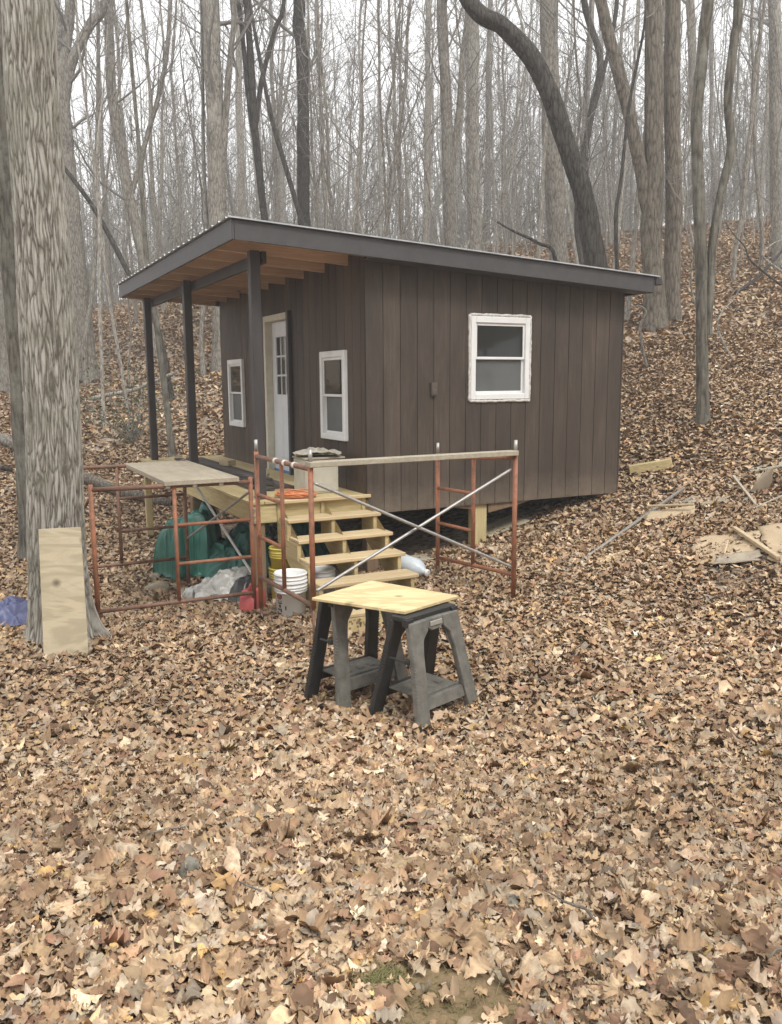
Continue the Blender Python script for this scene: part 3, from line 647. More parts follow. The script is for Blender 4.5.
def cloth(name, cx_, cy_, z0, rx, ry, h, seed, mat, label, cat, wr=.04, res=70, power=1.6, drop=True, freq=5., lump=.5, fold=0.):
    """crumpled sheet lying over a heap, edges on the surface below (world coordinates)"""
    bm = BM(); g = {}; rs = random.Random(seed); ang = rs.uniform(0, 3)
    for i in range(res+1):
        for j in range(res+1):
            u, v = i/res*2-1, j/res*2-1
            k = max(abs(u), abs(v)); q = math.hypot(u, v) or 1
            s_ = (k/q)**.65; uu, vv = u*s_, v*s_; r_ = min(1, math.hypot(uu, vv))
            ed = 1+.22*mnoise.noise(Vector((math.atan2(vv, uu)*1.5, seed, 0)))
            if fold:
                th = math.atan2(vv, uu); f1 = abs(mnoise.noise(Vector((math.cos(th)*3.2, math.sin(th)*3.2, seed+r_*.9)))); f2 = abs(mnoise.noise(Vector((math.cos(th)*8, math.sin(th)*8, seed+r_*2+5))))
                ed *= 1-fold*(1.6*f1+.7*f2-.5)*min(1, r_*1.6)
            x, y = uu*rx*ed, vv*ry*ed
            nv = Vector((x*freq*.35, y*freq*.35, seed)); 
            lumpv = 1+lump*mnoise.noise(Vector((x*1.7, y*1.7, seed+9)))
            ridge = abs(mnoise.noise(nv*2.1+Vector((0, 0, mnoise.noise(nv)*.8))))+.5*abs(mnoise.noise(nv*4.6))
            zz = h*max(0, 1-r_**power)*lumpv-wr*ridge*(.35+.65*min(1, 2.2*(1-r_)+.25))+wr*.5
            bz = gz(cx_+x, cy_+y) if z0 is None else z0
            X = x+.5*wr*mnoise.noise(nv*3+Vector((5, 0, 0))); Y = y+.5*wr*mnoise.noise(nv*3+Vector((0, 7, 0)))
            zz = max(zz, .008)
            g[i, j] = bm.verts.new((X, Y, bz+zz-(gz(cx_, cy_) if z0 is None else z0)))
    for i in range(res):
        for j in range(res): bm.faces.new((g[i, j], g[i+1, j], g[i+1, j+1], g[i, j+1])).smooth = True
    o = obj(name, bm, mat, None, solid=.004, locn=(cx_, cy_, gz(cx_, cy_) if z0 is None else z0)); o.data.shade_smooth()
    return tag(o, label, cat)
p = W(-.37, .45, 0); cloth('canvas_cloth', p.x, p.y, DECK+.388, .25, .19, .045, 17, M['canvas'], 'crumpled grey canvas cloth heaped on the beige box', 'cloth', .12, 60, freq=7, lump=1.2)
bm = BM(); pts = []; rs = random.Random(4)
for k in range(420):
    t = k/420*2*math.pi*9; q = .155+.045*math.sin(t*.37)+rs.uniform(-.006, .006)
    pts.append((q*math.cos(t)*1.05, q*.72*math.sin(t)+.02*math.sin(t*.21), .012+.05*(k/420)*(.6+.4*math.sin(t*.5+1))+.012*math.sin(t*2.3)))
tube(bm, pts, .0075, 6); o = obj('extension_cord', bm, M['cord'], None, locn=W(-.74, .15, DECK+.004)); tag(o, 'coil of orange extension cord lying at the top of the stairs', 'cord')
# ------------------------------------------------------------------ things under and round the deck
q = W(-1.36, 2.2, 0); cloth('green_tarp', q.x, q.y, None, .36, .42, .64, 21, M['green_tarp'], 'green tarpaulin over a heap below the plank platform', 'tarp', .15, 130, 9.0, freq=7, lump=.55, fold=.16)
q = W(-.55, 1.75, 0); cloth('green_tarp', q.x, q.y, None, .75, .7, .50, 33, M['green_tarp'], 'green tarpaulin over the low pile in the dark beneath the porch deck', 'tarp', .2, 120, 4, freq=7, lump=1.0, fold=.14)
q = W(-1.28, .82, 0); cloth('plastic_sheet', q.x, q.y, None, .55, .40, .26, 45, M['clear_plastic'], 'crumpled translucent grey plastic sheet lying beside the red can', 'plastic sheet', .16, 90, 1.8, freq=9, fold=.2)
q = W(-1.22, .42, 0); cloth('black_bag', q.x, q.y, None, .22, .2, .24, 52, M['black_bag'], 'black plastic bag between the grey sheet and the red can', 'bag', .09, 50, 1.8, freq=8)
def place(o, x, y, dz=0, rz_=0):
    o.location = (x, y, gz(x, y)+dz); o.rotation_euler = (0, 0, rz_); return o
# red fuel can
P_ = at(253, 604, 7.95); can = thing('gas_can', 'faded red plastic fuel can standing by the deck corner post', 'gas can', (P_.x, P_.y, gz(P_.x, P_.y)-.01), 1.25); can.scale = (.85, .85, .9)
bm = BM(); prism(bm, [(-.15, 0), (.15, 0), (.155, .05), (.15, .2), (.10, .275), (-.09, .275), (-.15, .2), (-.155, .05)], 1, -.09, .09); obj('body', bm, M['red_plastic'], can, bevel=.025, segs=3, smooth=True)
bm = BM(); tube(bm, [(-.07, 0, .27), (-.06, 0, .325), (.0, 0, .34), (.06, 0, .325), (.07, 0, .27)], .014, 10); obj('handle', bm, M['red_plastic'], can)
bm = BM(); lathe(bm, [(.03, 0), (.03, .03), (.024, .034)], 16, Matrix.Translation((.105, 0, .255)) @ Matrix.Rotation(.5, 4, 'Y')); obj('cap', bm, M['plastic_black'], can)
def bucket(label, x, y, z, mat, group=None, bail=True, emblem=False, lid=False, r0=.128, r1=.152, h=.37, open_=True):
    t = thing('bucket', label, 'bucket', (x, y, z), 0, group)
    pr = [(r0-.006, 0), (r0, .006)]
    zr = [h-.10, h-.075, h-.05, h-.012]
    for zz in zr:
        rr2 = r0+(r1-r0)*zz/h; pr += [(rr2, zz-.006), (rr2+.008, zz-.004), (rr2+.008, zz+.003), (rr2, zz+.005)]
    pr += [(r1, h), (r1-.004, h)]
    if open_: pr += [(r1-.01, h-.02), (r0-.004, .02)]
    bm = BM(); lathe(bm, pr, 36); body = obj('body', bm, mat, t)
    if lid: bm = BM(); lathe(bm, [(r1+.008, h-.02), (r1+.01, h+.002), (r1-.004, h+.012), (r1-.02, h+.006)], 36); obj('lid', bm, mat, t)
    if bail:
        bm = BM(); tube(bm, [(r1*math.cos(s)*1.06, -.02-.07*math.sin(s)-.09*math.sin(s), h-.06-.05*math.sin(s)) for s in np.linspace(0, math.pi, 14)], .0028, 6); obj('bail', bm, M['galv_dull'], t)
    if emblem:
        def patch(th0, th1, z0, z1, mt, nm, shape=None):
            bm = BM(); n = 14
            ring = []
            for k in range(n):
                s = 2*math.pi*k/n; th = (th0+th1)/2+(th1-th0)/2*math.cos(s); zz = (z0+z1)/2+(z1-z0)/2*math.sin(s)
                if shape == 'box':
                    cs, sn = math.cos(s), math.sin(s); m_ = max(abs(cs), abs(sn)); th = (th0+th1)/2+(th1-th0)/2*cs/m_; zz = (z0+z1)/2+(z1-z0)/2*sn/m_
                q = r0+(r1-r0)*zz/h+.0012; ring.append(bm.verts.new((q*math.cos(th), q*math.sin(th), zz)))
            bm.faces.new(ring); obj(nm, bm, M[mt], body)
        c = -math.pi/2-.72
        patch(c-.24, c+.24, .205, .265, 'ink', 'emblem'); patch(c-.17, c+.17, .213, .257, 'emblem_red', 'emblem')
        for k, (a, b_, z0, z1) in enumerate(((-.2, .2, .185, .196), (-.16, .22, .165, .178), (-.08, .1, .128, .158), (-.22, -.02, .10, .118), (.02, .16, .085, .12), (-.15, .1, .062, .075), (-.3, -.15, .05, .085), (.42, .52, .11, .15))): patch(c+a, c+b_, z0, z1, 'ink', 'printed_mark', 'box')
        patch(c-.15, c+.15, .02, .055, 'emblem_red', 'printed_mark', 'box')
    return t
P_ = at(291.5, 619, 7.6); bucket('white bucket with a round red emblem standing at the foot of the stairs', P_.x, P_.y, gz(P_.x, P_.y)-.012, M['white_plastic'], emblem=True); bx, by = P_.x, P_.y
bucket('white bucket nested inside the one with the red emblem', bx, by, gz(bx, by)+.06, M['white_plastic'], r0=.120, r1=.150, bail=False)
P_ = at(320, 605, 7.95); bucket('white bucket half hidden behind the left stair stringer', P_.x, P_.y, gz(P_.x, P_.y)-.01, M['white_plastic'], open_=True)
P_ = W(-.93, .05, 0); yx, yy = P_.x, P_.y
bucket('yellow bucket standing on the ground under the stairs by the corner post', yx, yy, gz(yx, yy)-.01, M['yellow_plastic'], bail=False)
bucket('yellow bucket stacked inside another yellow bucket under the stairs', yx, yy, gz(yx, yy)+.20, M['yellow_plastic'], bail=False, r0=.118, r1=.146)
# milky jug lying on its side right of the stairs
jp = W(.27, -.52, 0); jug = thing('plastic_jug', 'milky white plastic jug lying on its side right of the stairs', 'jug', (jp.x, jp.y, gz(jp.x, jp.y)+.12), 0); jug.scale = (1.2, 1.2, 1.2)
jm = Matrix.Rotation(R(-38), 4, 'Z') @ Matrix.Rotation(R(100), 4, 'Y')
bm = BM(); lathe(bm, [(.06, -.15), (.083, -.14), (.09, -.12), (.085, -.06), (.09, 0), (.085, .04), (.06, .09), (.03, .115), (.026, .13), (.026, .145)], 26, jm); obj('body', bm, M['jug'], jug)
bm = BM(); lathe(bm, [(.029, .132), (.031, .136), (.031, .158), (.026, .162)], 20, jm); obj('cap', bm, M['white_plastic'], jug)
bm = BM(); tube(bm, [jm @ Vector(v) for v in ((.06, 0, .09), (.095, 0, .07), (.10, 0, .02), (.083, 0, -.02))], .013, 10); obj('handle', bm, M['jug'], jug)
# spoked wheel in the dark under the deck
wp = W(-.85, .62, 0); wh = thing('wheel', 'small spoked wheel with black tyre in the shade under the deck', 'wheel', (wp.x, wp.y, -1.52), 0)
def torus(bm, R_, r_, n=36, m_=8, sq=1):
    rings = []
    for i in range(n):
        a = 2*math.pi*i/n; rings.append([bm.verts.new(((R_+r_*math.cos(2*math.pi*j/m_))*math.cos(a), sq*r_*math.sin(2*math.pi*j/m_), (R_+r_*math.cos(2*math.pi*j/m_))*math.sin(a))) for j in range(m_)])
    for i in range(n):
        A, B = rings[i], rings[(i+1) % n]
        for j in range(m_): bm.faces.new((A[j], A[(j+1) % m_], B[(j+1) % m_], B[j])).smooth = True
bm = BM(); torus(bm, .185, .032); obj('tyre', bm, M['rubber'], wh)
bm = BM(); torus(bm, .142, .014, sq=1.6)
for k in range(18):
    a = 2*math.pi*k/18; s = (-1)**k*.02; tube(bm, [(.02*math.cos(a), s, .02*math.sin(a)), (.14*math.cos(a+.2), 0, .14*math.sin(a+.2))], .002, 5)
tube(bm, [(0, -.05, 0), (0, .05, 0)], .022, 10); obj('rim', bm, M['galv'], wh)
bm = BM(); tube(bm, [(.0, .06, 0), (.03, .06, -.3), (.06, .1, -.75)], .018, 8); tube(bm, [(.0, -.06, 0), (.03, -.06, -.3), (.06, -.1, -.75)], .018, 8); obj('fork', bm, M['plastic_black'], wh)
# grey board lying under the side wall
bm = BM(); box(bm, (-.42, -.13, 0), (.42, .13, .03)); o = obj('loose_board', bm, M['grey_board'], None, bevel=.003); q = W(.72, .12, 0); place(o, q.x, q.y, .03, YAW-.12); tag(o, 'grey board lying on the ground beneath the side wall', 'board')
bm = BM(); box(bm, (-.30, -.2, 0), (.30, .2, .02)); o = obj('loose_board', bm, M['plywood_old'], None, bevel=.002); q = W(1.95, .35, 0); place(o, q.x, q.y, .03, YAW); o.rotation_euler[1] = -.25; tag(o, 'tan sheet lying in the crawl space behind the support post', 'board')
# lower step: timber block on a concrete block
t = thing('step_block', 'short stamped lumber box used as the lowest stair step', 'step', W(-.80, -1.50, -2.145), YAW)
bm = BM(); box(bm, (-.19, -.14, .03), (.19, .14, .165)); obj('body', bm, M['wood_end'], t, bevel=.006)
bm = BM(); box(bm, (-.195, -.145, .167), (.195, .145, .20)); obj('top_board', bm, M['tread'], t, bevel=.006)
bm = BM(); rs = random.Random(3)
for k in range(34):
    x = rs.uniform(-.17, .17); z = rs.choice((.055, .085, .115, .14))+rs.uniform(-.008, .008); w_ = rs.uniform(.004, .014); h_ = rs.uniform(.004, .014)
    if x < -.09 and rs.random() < .6: continue
    box(bm, (x-w_, -.1415, z-h_), (x+w_, -.1400, z+h_))
obj('stamped_mark', bm, M['pier'], t)
bm = BM(); box(bm, (-.19, -.10, -.10), (.0, .1, .028)); o = obj('concrete_block', bm, M['concrete'], None, bevel=.008); o.location = W(-.82, -1.5, -2.145); o.rotation_euler = (0, 0, YAW); tag(o, 'grey concrete block under the lowest lumber step', 'block')
# ------------------------------------------------------------------ sawhorses with a plywood sheet
def sawhorse(label, cxy, ang, zt, halflen, foot_spread, feetz):
    """beam along local x; -y is the near side (grey half), +y the far side (black half)"""
    t = thing('sawhorse', label, 'sawhorse', (cxy[0], cxy[1], feetz), ang, 'pair of folding sawhorses')
    H = zt-feetz; hl = halflen
    def half(sg, mat, nm):
        def P(x, z, off=0.): return Vector((x, sg*(.035+(H-z)*foot_spread/H)+off*sg, z))
        def slab(poly, th, name, parent, mt):
            bm = BM(); A = [bm.verts.new(P(x, z)) for x, z in poly]; B = [bm.verts.new(P(x, z, th)) for x, z in poly]
            n = len(poly); fa = bm.faces.new(A); fb = bm.faces.new(B[::-1])
            for i in range(n): bm.faces.new((A[i], B[i], B[(i+1) % n], A[(i+1) % n]))
            bmesh.ops.triangulate(bm, faces=[fa, fb]); return obj(name, bm, mt, parent, bevel=.006)
        for s in (-1, 1):
            e = s
            poly = [(e*(hl-.0), H-.035), (e*(hl+.018), H*.55), (e*(hl+.062), .0), (e*(hl-.036), .0), (e*(hl-.062), H*.30), (e*(hl-.082), H*.62), (e*(hl-.105), H*.78), (e*(hl-.155), H-.105), (e*(hl-.155), H-.035)]
            if s > 0: poly = poly[::-1]
            lg = slab(poly, .042, 'leg', t, mat)
            bm = BM()       # raised ribs along the outer edge
            for k in range(22):
                z = .06+k*(H*.62)/22; xo = e*(hl+.052-(z/H)*.068)
                v = P(xo, z, .021); box(bm, (v.x-.006, v.y-.0225, v.z-.004), (v.x+.006, v.y+.0225, v.z+.003))
            obj('rib', bm, mat, lg)
        slab([(-hl+.153, H-.033), (hl-.153, H-.033), (hl-.153, H-.085), (hl-.19, H-.112), (-hl+.19, H-.112), (-hl+.153, H-.085)], .04, 'top_panel', t, mat)
        slab([(-hl+.06, H*.285), (hl-.06, H*.285), (hl-.05, H*.185), (-hl+.05, H*.185)], .03, 'shelf_edge', t, mat)
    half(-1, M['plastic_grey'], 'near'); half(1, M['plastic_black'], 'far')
    bm = BM(); box(bm, (-hl-.005, -.062, H-.034), (hl+.005, .062, H-.004)); obj('top_rail', bm, M['plastic_black'], t, bevel=.004)
    yo = .035+(H-H*.27)*foot_spread/H
    bm = BM(); box(bm, (-hl+.05, -yo+.006, H*.268), (hl-.05, yo-.006, H*.284))
    for x in (-.1, 0., .1): box(bm, (x-.022, -.05, H*.286), (x+.022, .0, H*.292))
    box(bm, (-hl+.05, -yo+.006, H*.284), (hl-.05, -yo+.02, H*.302)); obj('shelf', bm, M['plastic_grey'], t, bevel=.003)
    bm = BM(); v = .035+.075*foot_spread/H; box(bm, (-.055, -v-.05, H-.082), (.055, -v-.0415, H-.052)); obj('name_plate', bm, M['label_grey'], t, bevel=.002)
    for s in (-1, 1):
        bm = BM(); yk = .035+(.3)*foot_spread/H
        tube(bm, [(s*(hl+.015), -yk+.035, H*.61), (s*(hl+.015), yk-.035, H*.61)], .008, 8); box(bm, (s*(hl+.018)-.014, -yk+.0, H*.595), (s*(hl+.018)+.014, -yk+.035, H*.64))
        obj('latch', bm, M['plastic_black'], t, bevel=.003)
        bm = BM(); box(bm, (s*(hl-.02)-.03, -.075, H-.06), (s*(hl-.02)+.03, -.03, H-.012)); obj('hinge', bm, M['plastic_black'], t, bevel=.003)
    return t
SAW_A = R(45.7)
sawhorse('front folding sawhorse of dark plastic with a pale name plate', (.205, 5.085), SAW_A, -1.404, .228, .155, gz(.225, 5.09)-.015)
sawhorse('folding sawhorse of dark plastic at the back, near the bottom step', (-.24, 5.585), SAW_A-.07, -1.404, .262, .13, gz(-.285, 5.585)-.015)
pts = [Vector((-.52, 5.30, 0)), Vector((.08, 4.95, 0)), Vector((.44, 5.33, 0)), Vector((-.14, 5.77, 0))]
cen = sum(pts, Vector())/4; cen.z = -1.402
bm = BM(); A = [bm.verts.new(Vector((p.x-cen.x, p.y-cen.y, 0))) for p in pts]; B = [bm.verts.new(Vector((p.x-cen.x, p.y-cen.y, .019))) for p in pts]
bm.faces.new(A[::-1]); bm.faces.new(B)
for i in range(4): bm.faces.new((A[i], A[(i+1) % 4], B[(i+1) % 4], B[i]))
o = obj('plywood_sheet', bm, M['plywood_new'], None, bevel=.002, locn=cen); tag(o, 'bright new plywood sheet laid across the two sawhorses', 'plywood')
# ------------------------------------------------------------------ round the oak and on the slope
pl_, pr_ = Vector((-2.70, 6.32, 0)), Vector((-2.435, 6.40, 0)); top = at(60.5, 528, 6.52)
base = (pl_+pr_)/2; base.z = gz(base.x, base.y)-.01; ax = (pr_-pl_).normalized(); up = (Vector((top.x, top.y, top.z))-base); up -= ax*up.dot(ax); nrm = ax.cross(up).normalized()
wd = (pr_-pl_).length
bm = BM(); q = []
for th in (0, .019):
    for u, v in ((-.5, 0), (.5, 0), (.47, 1), (-.47, 1)): q.append(bm.verts.new(ax*wd*u*1.2+up*v+nrm*th))
for f in ((3, 2, 1, 0), (4, 5, 6, 7), (0, 1, 5, 4), (1, 2, 6, 5), (2, 3, 7, 6), (3, 0, 4, 7)): bm.faces.new([q[i] for i in f])
o = obj('plywood_strip', bm, M['plywood_old'], None, bevel=.002, locn=base); tag(o, 'tall plywood strip leaning against the big oak trunk', 'plywood')
cloth('blue_tarp', -3.55, 7.5, None, .36, .26, .20, 61, M['blue_tarp'], 'crumpled blue tarpaulin on the leaves left of the oak', 'tarp', .13, 70, 2, freq=8, fold=.2)
def rock(name, x, y, r, seed, mat, label, sx=1, sy=1, sz=.6, dz=0, rz_=0):
    bm = BM(); bmesh.ops.create_icosphere(bm, subdivisions=4, radius=1)
    for v in bm.verts:
        n = v.co.copy(); k = 1+.35*mnoise.noise(n*1.3+Vector((seed, 0, 0)))+.16*mnoise.noise(n*3+Vector((0, seed, 0)))+.05*mnoise.noise(n*9)
        v.co = Vector((round(n.x*k*2.4)/2.4*.35+n.x*k*.65, n.y*k, n.z*k*sz)); v.co.x *= sx*r; v.co.y *= sy*r; v.co.z *= r
    o = obj(name, bm, mat, None, smooth=True); place(o, x, y, dz, rz_); return tag(o, label, 'rock')
rock('rock', -2.62, 9.3, .17, 1, M['stone'], 'tan rock in the leaves in front of the green tarp', 1.3, .8, .7, .0)
rock('rock', -2.86, 9.9, .085, 5, M['stone'], 'small pale rock at the left foot of the green tarp', 1, 1, .8, .01)
rock('rock', -.73, 2.78, .05, 2, M['stone_grey'], 'grey stone poking out of the leaves in the left foreground', .8, .8, 1.2, .015)
rock('rock', .38, 2.55, .065, 3, M['stone_grey'], 'mossy grey stone among the leaves in the right foreground', 1.2, .9, .5, .0)
rock('rock', 3.36, 11.05, .16, 6, M['stone_grey'], 'dark rock under the treated board behind the cabin corner', 1.2, .8, .5, .0)
def lying(name, p, q, w_, h_, mat, label, cat, dz=.03, roll=0, group=None):
    p, q = Vector((p[0], p[1], gz(p[0], p[1])+dz+(p[2] if len(p) > 2 else 0))), Vector((q[0], q[1], gz(q[0], q[1])+dz+(q[2] if len(q) > 2 else 0)))
    c = (p+q)/2; bm = BM(); beam(bm, p-c, q-c, w_, h_, roll); o = obj(name, bm, mat, None, bevel=min(w_, h_)*.12, locn=c); return tag(o, label, cat, group)
lying('lumber_board', (3.14, 11.0, -.03), (3.66, 10.86, -.03), .10, .13, M['treated_x'], 'yellow treated board lying on a rock behind the cabin corner', 'board', .10)
pA, pB = Vector((3.42, 9.7, gz(3.42, 9.7)+.10)), Vector((1.60, 7.72, gz(1.60, 7.72)+.0)); c = (pA+pB)/2
bm = BM(); tube(bm, [pA-c, pB-c], .02, 10); o = obj('metal_pipe', bm, M['galv_dull'], None, locn=c); tag(o, 'long dull metal pipe half buried in leaves right of the cabin', 'pipe')
def sheet(name, corners, mat, label, cat, th=.012, lift=.035, bend=.02, seed=0):
    cs = [Vector((x, y, gz(x, y)+lift)) for x, y in corners]; c = sum(cs, Vector())/4; bm = BM(); n = 16; g = {}
    for i in range(n+1):
        for j in range(n+1):
            u, v = i/n, j/n; p = (cs[0]*(1-u)+cs[1]*u)*(1-v)+(cs[3]*(1-u)+cs[2]*u)*v
            nn = mnoise.noise(Vector((u*2.2+seed, v*2.2, 0)))
            e = .05*mnoise.noise(Vector((u*6, v*6, seed+2)))
            p = Vector((p.x+e*(u in (0, 1)), p.y+e*(v in (0, 1)), gz(p.x, p.y)+lift+bend*nn)); g[i, j] = bm.verts.new(p-c)
    for i in range(n):
        for j in range(n): bm.faces.new((g[i, j], g[i+1, j], g[i+1, j+1], g[i, j+1])).smooth = True
    o = obj(name, bm, mat, None, solid=th, locn=c); return tag(o, label, cat)
sheet('cardboard_sheet', [(2.70, 7.42), (3.2, 7.22), (3.52, 7.82), (2.95, 7.98)], M['cardboard'], 'flattened tan cardboard sheet in the leaves, left of the pale batten', 'cardboard', seed=1, lift=.035)
sheet('cardboard_sheet', [(3.30, 7.12), (3.62, 6.72), (4.25, 7.55), (3.52, 7.92)], M['cardboard'], 'tan cardboard sheet under the pale batten at the right edge', 'cardboard', seed=4, lift=.04, bend=.03)
sheet('grey_sheet', [(2.86, 7.28), (3.2, 7.16), (3.32, 7.36), (2.98, 7.46)], M['grey_sheet'], 'small grey sheet lying on the lower edge of the left cardboard', 'sheet', seed=8, lift=.05)
lying('batten', (3.30, 7.94), (3.33, 7.06), .045, .03, M['scrap_wood'], 'pale wooden batten lying across the cardboard sheets', 'batten', .08)
lying('stick', (2.98, 7.34), (3.12, 7.62), .012, .012, M['scrap_wood'], 'thin pale splinter lying on the left cardboard sheet', 'stick', .10)
lying('stick', (3.97, 9.66, .10), (3.80, 8.6, .02), .028, .022, M['grey_board'], 'grey stick crossing in front of the shovel blade', 'stick', .02)
lying('stick', (4.45, 8.9), (3.72, 8.5), .014, .014, M['grey_board'], 'thin dark twig below the shovel blade', 'stick', .05)
# shovel blade standing in the leaves
sh = thing('shovel', 'worn grey shovel blade sticking up out of the leaves on the right slope', 'shovel', (4.08, 9.15, gz(4.08, 9.15)), .35)
bm = BM(); g = {}
for i in range(13):
    for j in range(13):
        u, v = i/6-1, j/12; wdt = .12*(1-.75*max(0, v-.45)**1.3/.46)
        x = u*wdt; g[i, j] = bm.verts.new((x+v*.05, .05*(u*u)-v*.10, .0+v*.30-.03*u*u))
for i in range(12):
    for j in range(12): bm.faces.new((g[i, j], g[i+1, j], g[i+1, j+1], g[i, j+1])).smooth = True
obj('blade', bm, M['grey_sheet'], sh, solid=.004)
bm = BM(); tube(bm, [(0, -.01, .05), (-.06, .25, -.02), (-.25, .75, -.05)], .017, 8); obj('socket', bm, M['grey_board'], sh)
lying('scrap_board', (2.78, 8.98), (3.22, 8.78), .20, .018, M['scrap_wood'], 'split tan board scrap beside the end of the metal pipe', 'board', .06, .35)
lying('scrap_board', (2.82, 9.08, .05), (3.20, 8.75, .03), .035, .018, M['scrap_wood'], 'narrow pale strip leaning on the tan board scrap', 'board', .10, .2)
sheet('shingle', [(3.10, 9.28), (3.36, 9.16), (3.5, 9.4), (3.24, 9.5)], M['grey_sheet'], 'grey roofing scrap near the top end of the metal pipe', 'shingle', seed=11, lift=.04)
sheet('shingle', [(3.36, 9.02), (3.58, 8.9), (3.74, 9.12), (3.5, 9.26)], M['grey_sheet'], 'curled grey roofing scrap closer to the shovel blade', 'shingle', seed=14, lift=.04, bend=.03)
lying('scrap_board', (1.98, 7.86), (2.32, 7.98), .10, .012, M['tread'], 'pale wood chip lying on the leaves below the metal pipe', 'board', .035, .15)
lying('loose_board', (4.33, 10.06), (5.3, 9.9), .16, .02, M['grey_board'], 'weathered board half covered by leaves at the right edge', 'board', .03, .12)
def log(name, pts, r, mat, label, cat='log', n=12, knob=True):
    P3 = [Vector((x, y, gz(x, y)+dz)) for x, y, dz in pts]; c = P3[len(P3)//2]; fine = []
    for a, b_ in zip(P3, P3[1:]):
        for k in range(5): fine.append(a.lerp(b_, k/5)-c)
    fine.append(P3[-1]-c); rs = random.Random(len(label))
    bm = BM(); tube(bm, [p+Vector((rs.uniform(-.1, .1)*r, rs.uniform(-.1, .1)*r, rs.uniform(-.15, .15)*r)) for p in fine], [r*(1-.35*k/len(fine))*rs.uniform(.92, 1.06) for k in range(len(fine))], n)
    return tag(obj(name, bm, mat, None, locn=c), label, cat)
log('fallen_log', [(-6.6, 16.6, .12), (-5.2, 15.75, .12), (-3.9, 14.9, .04)], .12, M['bark_brown'], 'grey fallen log lying in the leaves behind the scaffold')
log('fallen_log', [(-10.5, 17.8, .2), (-8.8, 17.3, .16), (-7.4, 16.9, .12)], .19, M['bark_grey'], 'thick fallen log at the left edge behind the oak')
log('fallen_branch', [(-9.5, 15.9, .1), (-8.2, 15.6, .14), (-7.2, 15.9, .1)], .07, M['bark_dark'], 'thin dark fallen branch in front of the thick left log', 'branch')
log('fallen_branch', [(-7.9, 22.4, .25), (-6.6, 22.0, .5), (-5.4, 21.6, .8)], .06, M['bark_pale'], 'pale fallen branch on the slope seen left of the porch posts', 'branch')
log('fallen_branch', [(8.6, 21.4, .1), (9.6, 22.4, .25), (10.8, 23.4, .9), (12.5, 24.5, 1.6)], .045, M['bark_dark'], 'dark fallen branch on the upper right slope', 'branch')
def arch(name, pts, r, mat, label, cat):
    c = Vector(pts[0]); P3 = [Vector(p)-c for p in pts]; fine = []
    for k in range(len(P3)-1):
        p0, p1, p2, p3 = P3[max(k-1, 0)], P3[k], P3[k+1], P3[min(k+2, len(P3)-1)]
        for s in range(5):
            t = s/5; fine.append(.5*((2*p1)+(p2-p0)*t+(2*p0-5*p1+4*p2-p3)*t*t+(3*p1-p0-3*p2+p3)*t**3))
    fine.append(P3[-1]); bm = BM(); tube(bm, fine, [r*(1-.7*k/len(fine)) for k in range(len(fine))], 8); return tag(obj(name, bm, mat, None, locn=c), label, cat)
def gp(x, y, dz=0): return Vector((x, y, gz(x, y)+dz))
b0 = at(560, 300, 17); arch('bent_sapling', [gp(b0.x, 17, -.1), at(556, 262, 17), at(538, 243, 17.2), at(515, 232, 17.4), at(497, 222, 17.6)], .05, M['bark_dark'], 'dark bare sapling arching over just behind the roof edge', 'sapling')
arch('brush', [gp(9.9, 21.5, 0), at(752, 262, 21.5), at(745, 247, 21.5), at(735, 236, 21.7), at(725, 222, 22)], .03, M['bark_dark'], 'crooked dark branch standing in the brush at upper right', 'branch')
arch('brush', [gp(10.4, 21.8, 0), at(764, 258, 21.8), at(770, 246, 21.8), at(782, 240, 21.8), at(800, 236, 22)], .032, M['bark_pale'], 'pale branch curling towards the right edge on the slope', 'branch')
arch('brush', [gp(6.4, 15.8, 0), at(718, 330, 15.8), at(722, 312, 15.8), at(733, 300, 16), at(741, 286, 16)], .022, M['bark_pale'], 'thin upright twig on the slope right of the lichen covered tree', 'twig')
arch('brush', [gp(4.9, 16.2, 0), at(640, 330, 16.2), at(646, 312, 16.2), at(638, 306, 16.3), at(627, 311, 16.4)], .03, M['bark_grey'], 'curled grey twig beside the back corner of the roof', 'twig')
# ------------------------------------------------------------------ trees
class Geo:
    """tubes collected as arrays"""
    def __init__(s): s.V = []; s.F = []; s.n = 0
    def tube(s, P, r, sides, rough=0):
        P = np.asarray(P, float); r = np.broadcast_to(np.asarray(r, float), (len(P),)); m_ = len(P)
        T = np.gradient(P, axis=0); T /= np.linalg.norm(T, axis=1)[:, None]+1e-9
        ref = np.array([1., 0, 0]) if abs(T[0, 0]) < .8 else np.array([0, 1., 0])
        S = np.cross(T, ref); S /= np.linalg.norm(S, axis=1)[:, None]+1e-9; U = np.cross(T, S)
        a = np.arange(sides)*2*math.pi/sides
        k_ = np.ones((m_, sides))
        if rough:
            for i in range(m_):
                for j in range(sides):
                    q = Vector((math.cos(a[j])*1.6+P[0, 0], math.sin(a[j])*1.6, P[i, 2]*1.1)); k_[i, j] += rough*(mnoise.noise(q)+.6*mnoise.noise(q*2.7))
        ring = P[:, None]+r[:, None, None]*k_[:, :, None]*(np.cos(a)[None, :, None]*S[:, None]+np.sin(a)[None, :, None]*U[:, None])
        s.V.append(ring.reshape(-1, 3))
        i = np.arange(m_-1)[:, None]*sides; k = np.arange(sides)[None]; k2 = (k+1) % sides
        s.F.append((np.stack([i+k, i+k2, i+sides+k2, i+sides+k], -1).reshape(-1, 4))+s.n); s.n += m_*sides
    def mesh(s, name, mat): return np_mesh(name, np.concatenate(s.V), np.concatenate(s.F), mat, True)
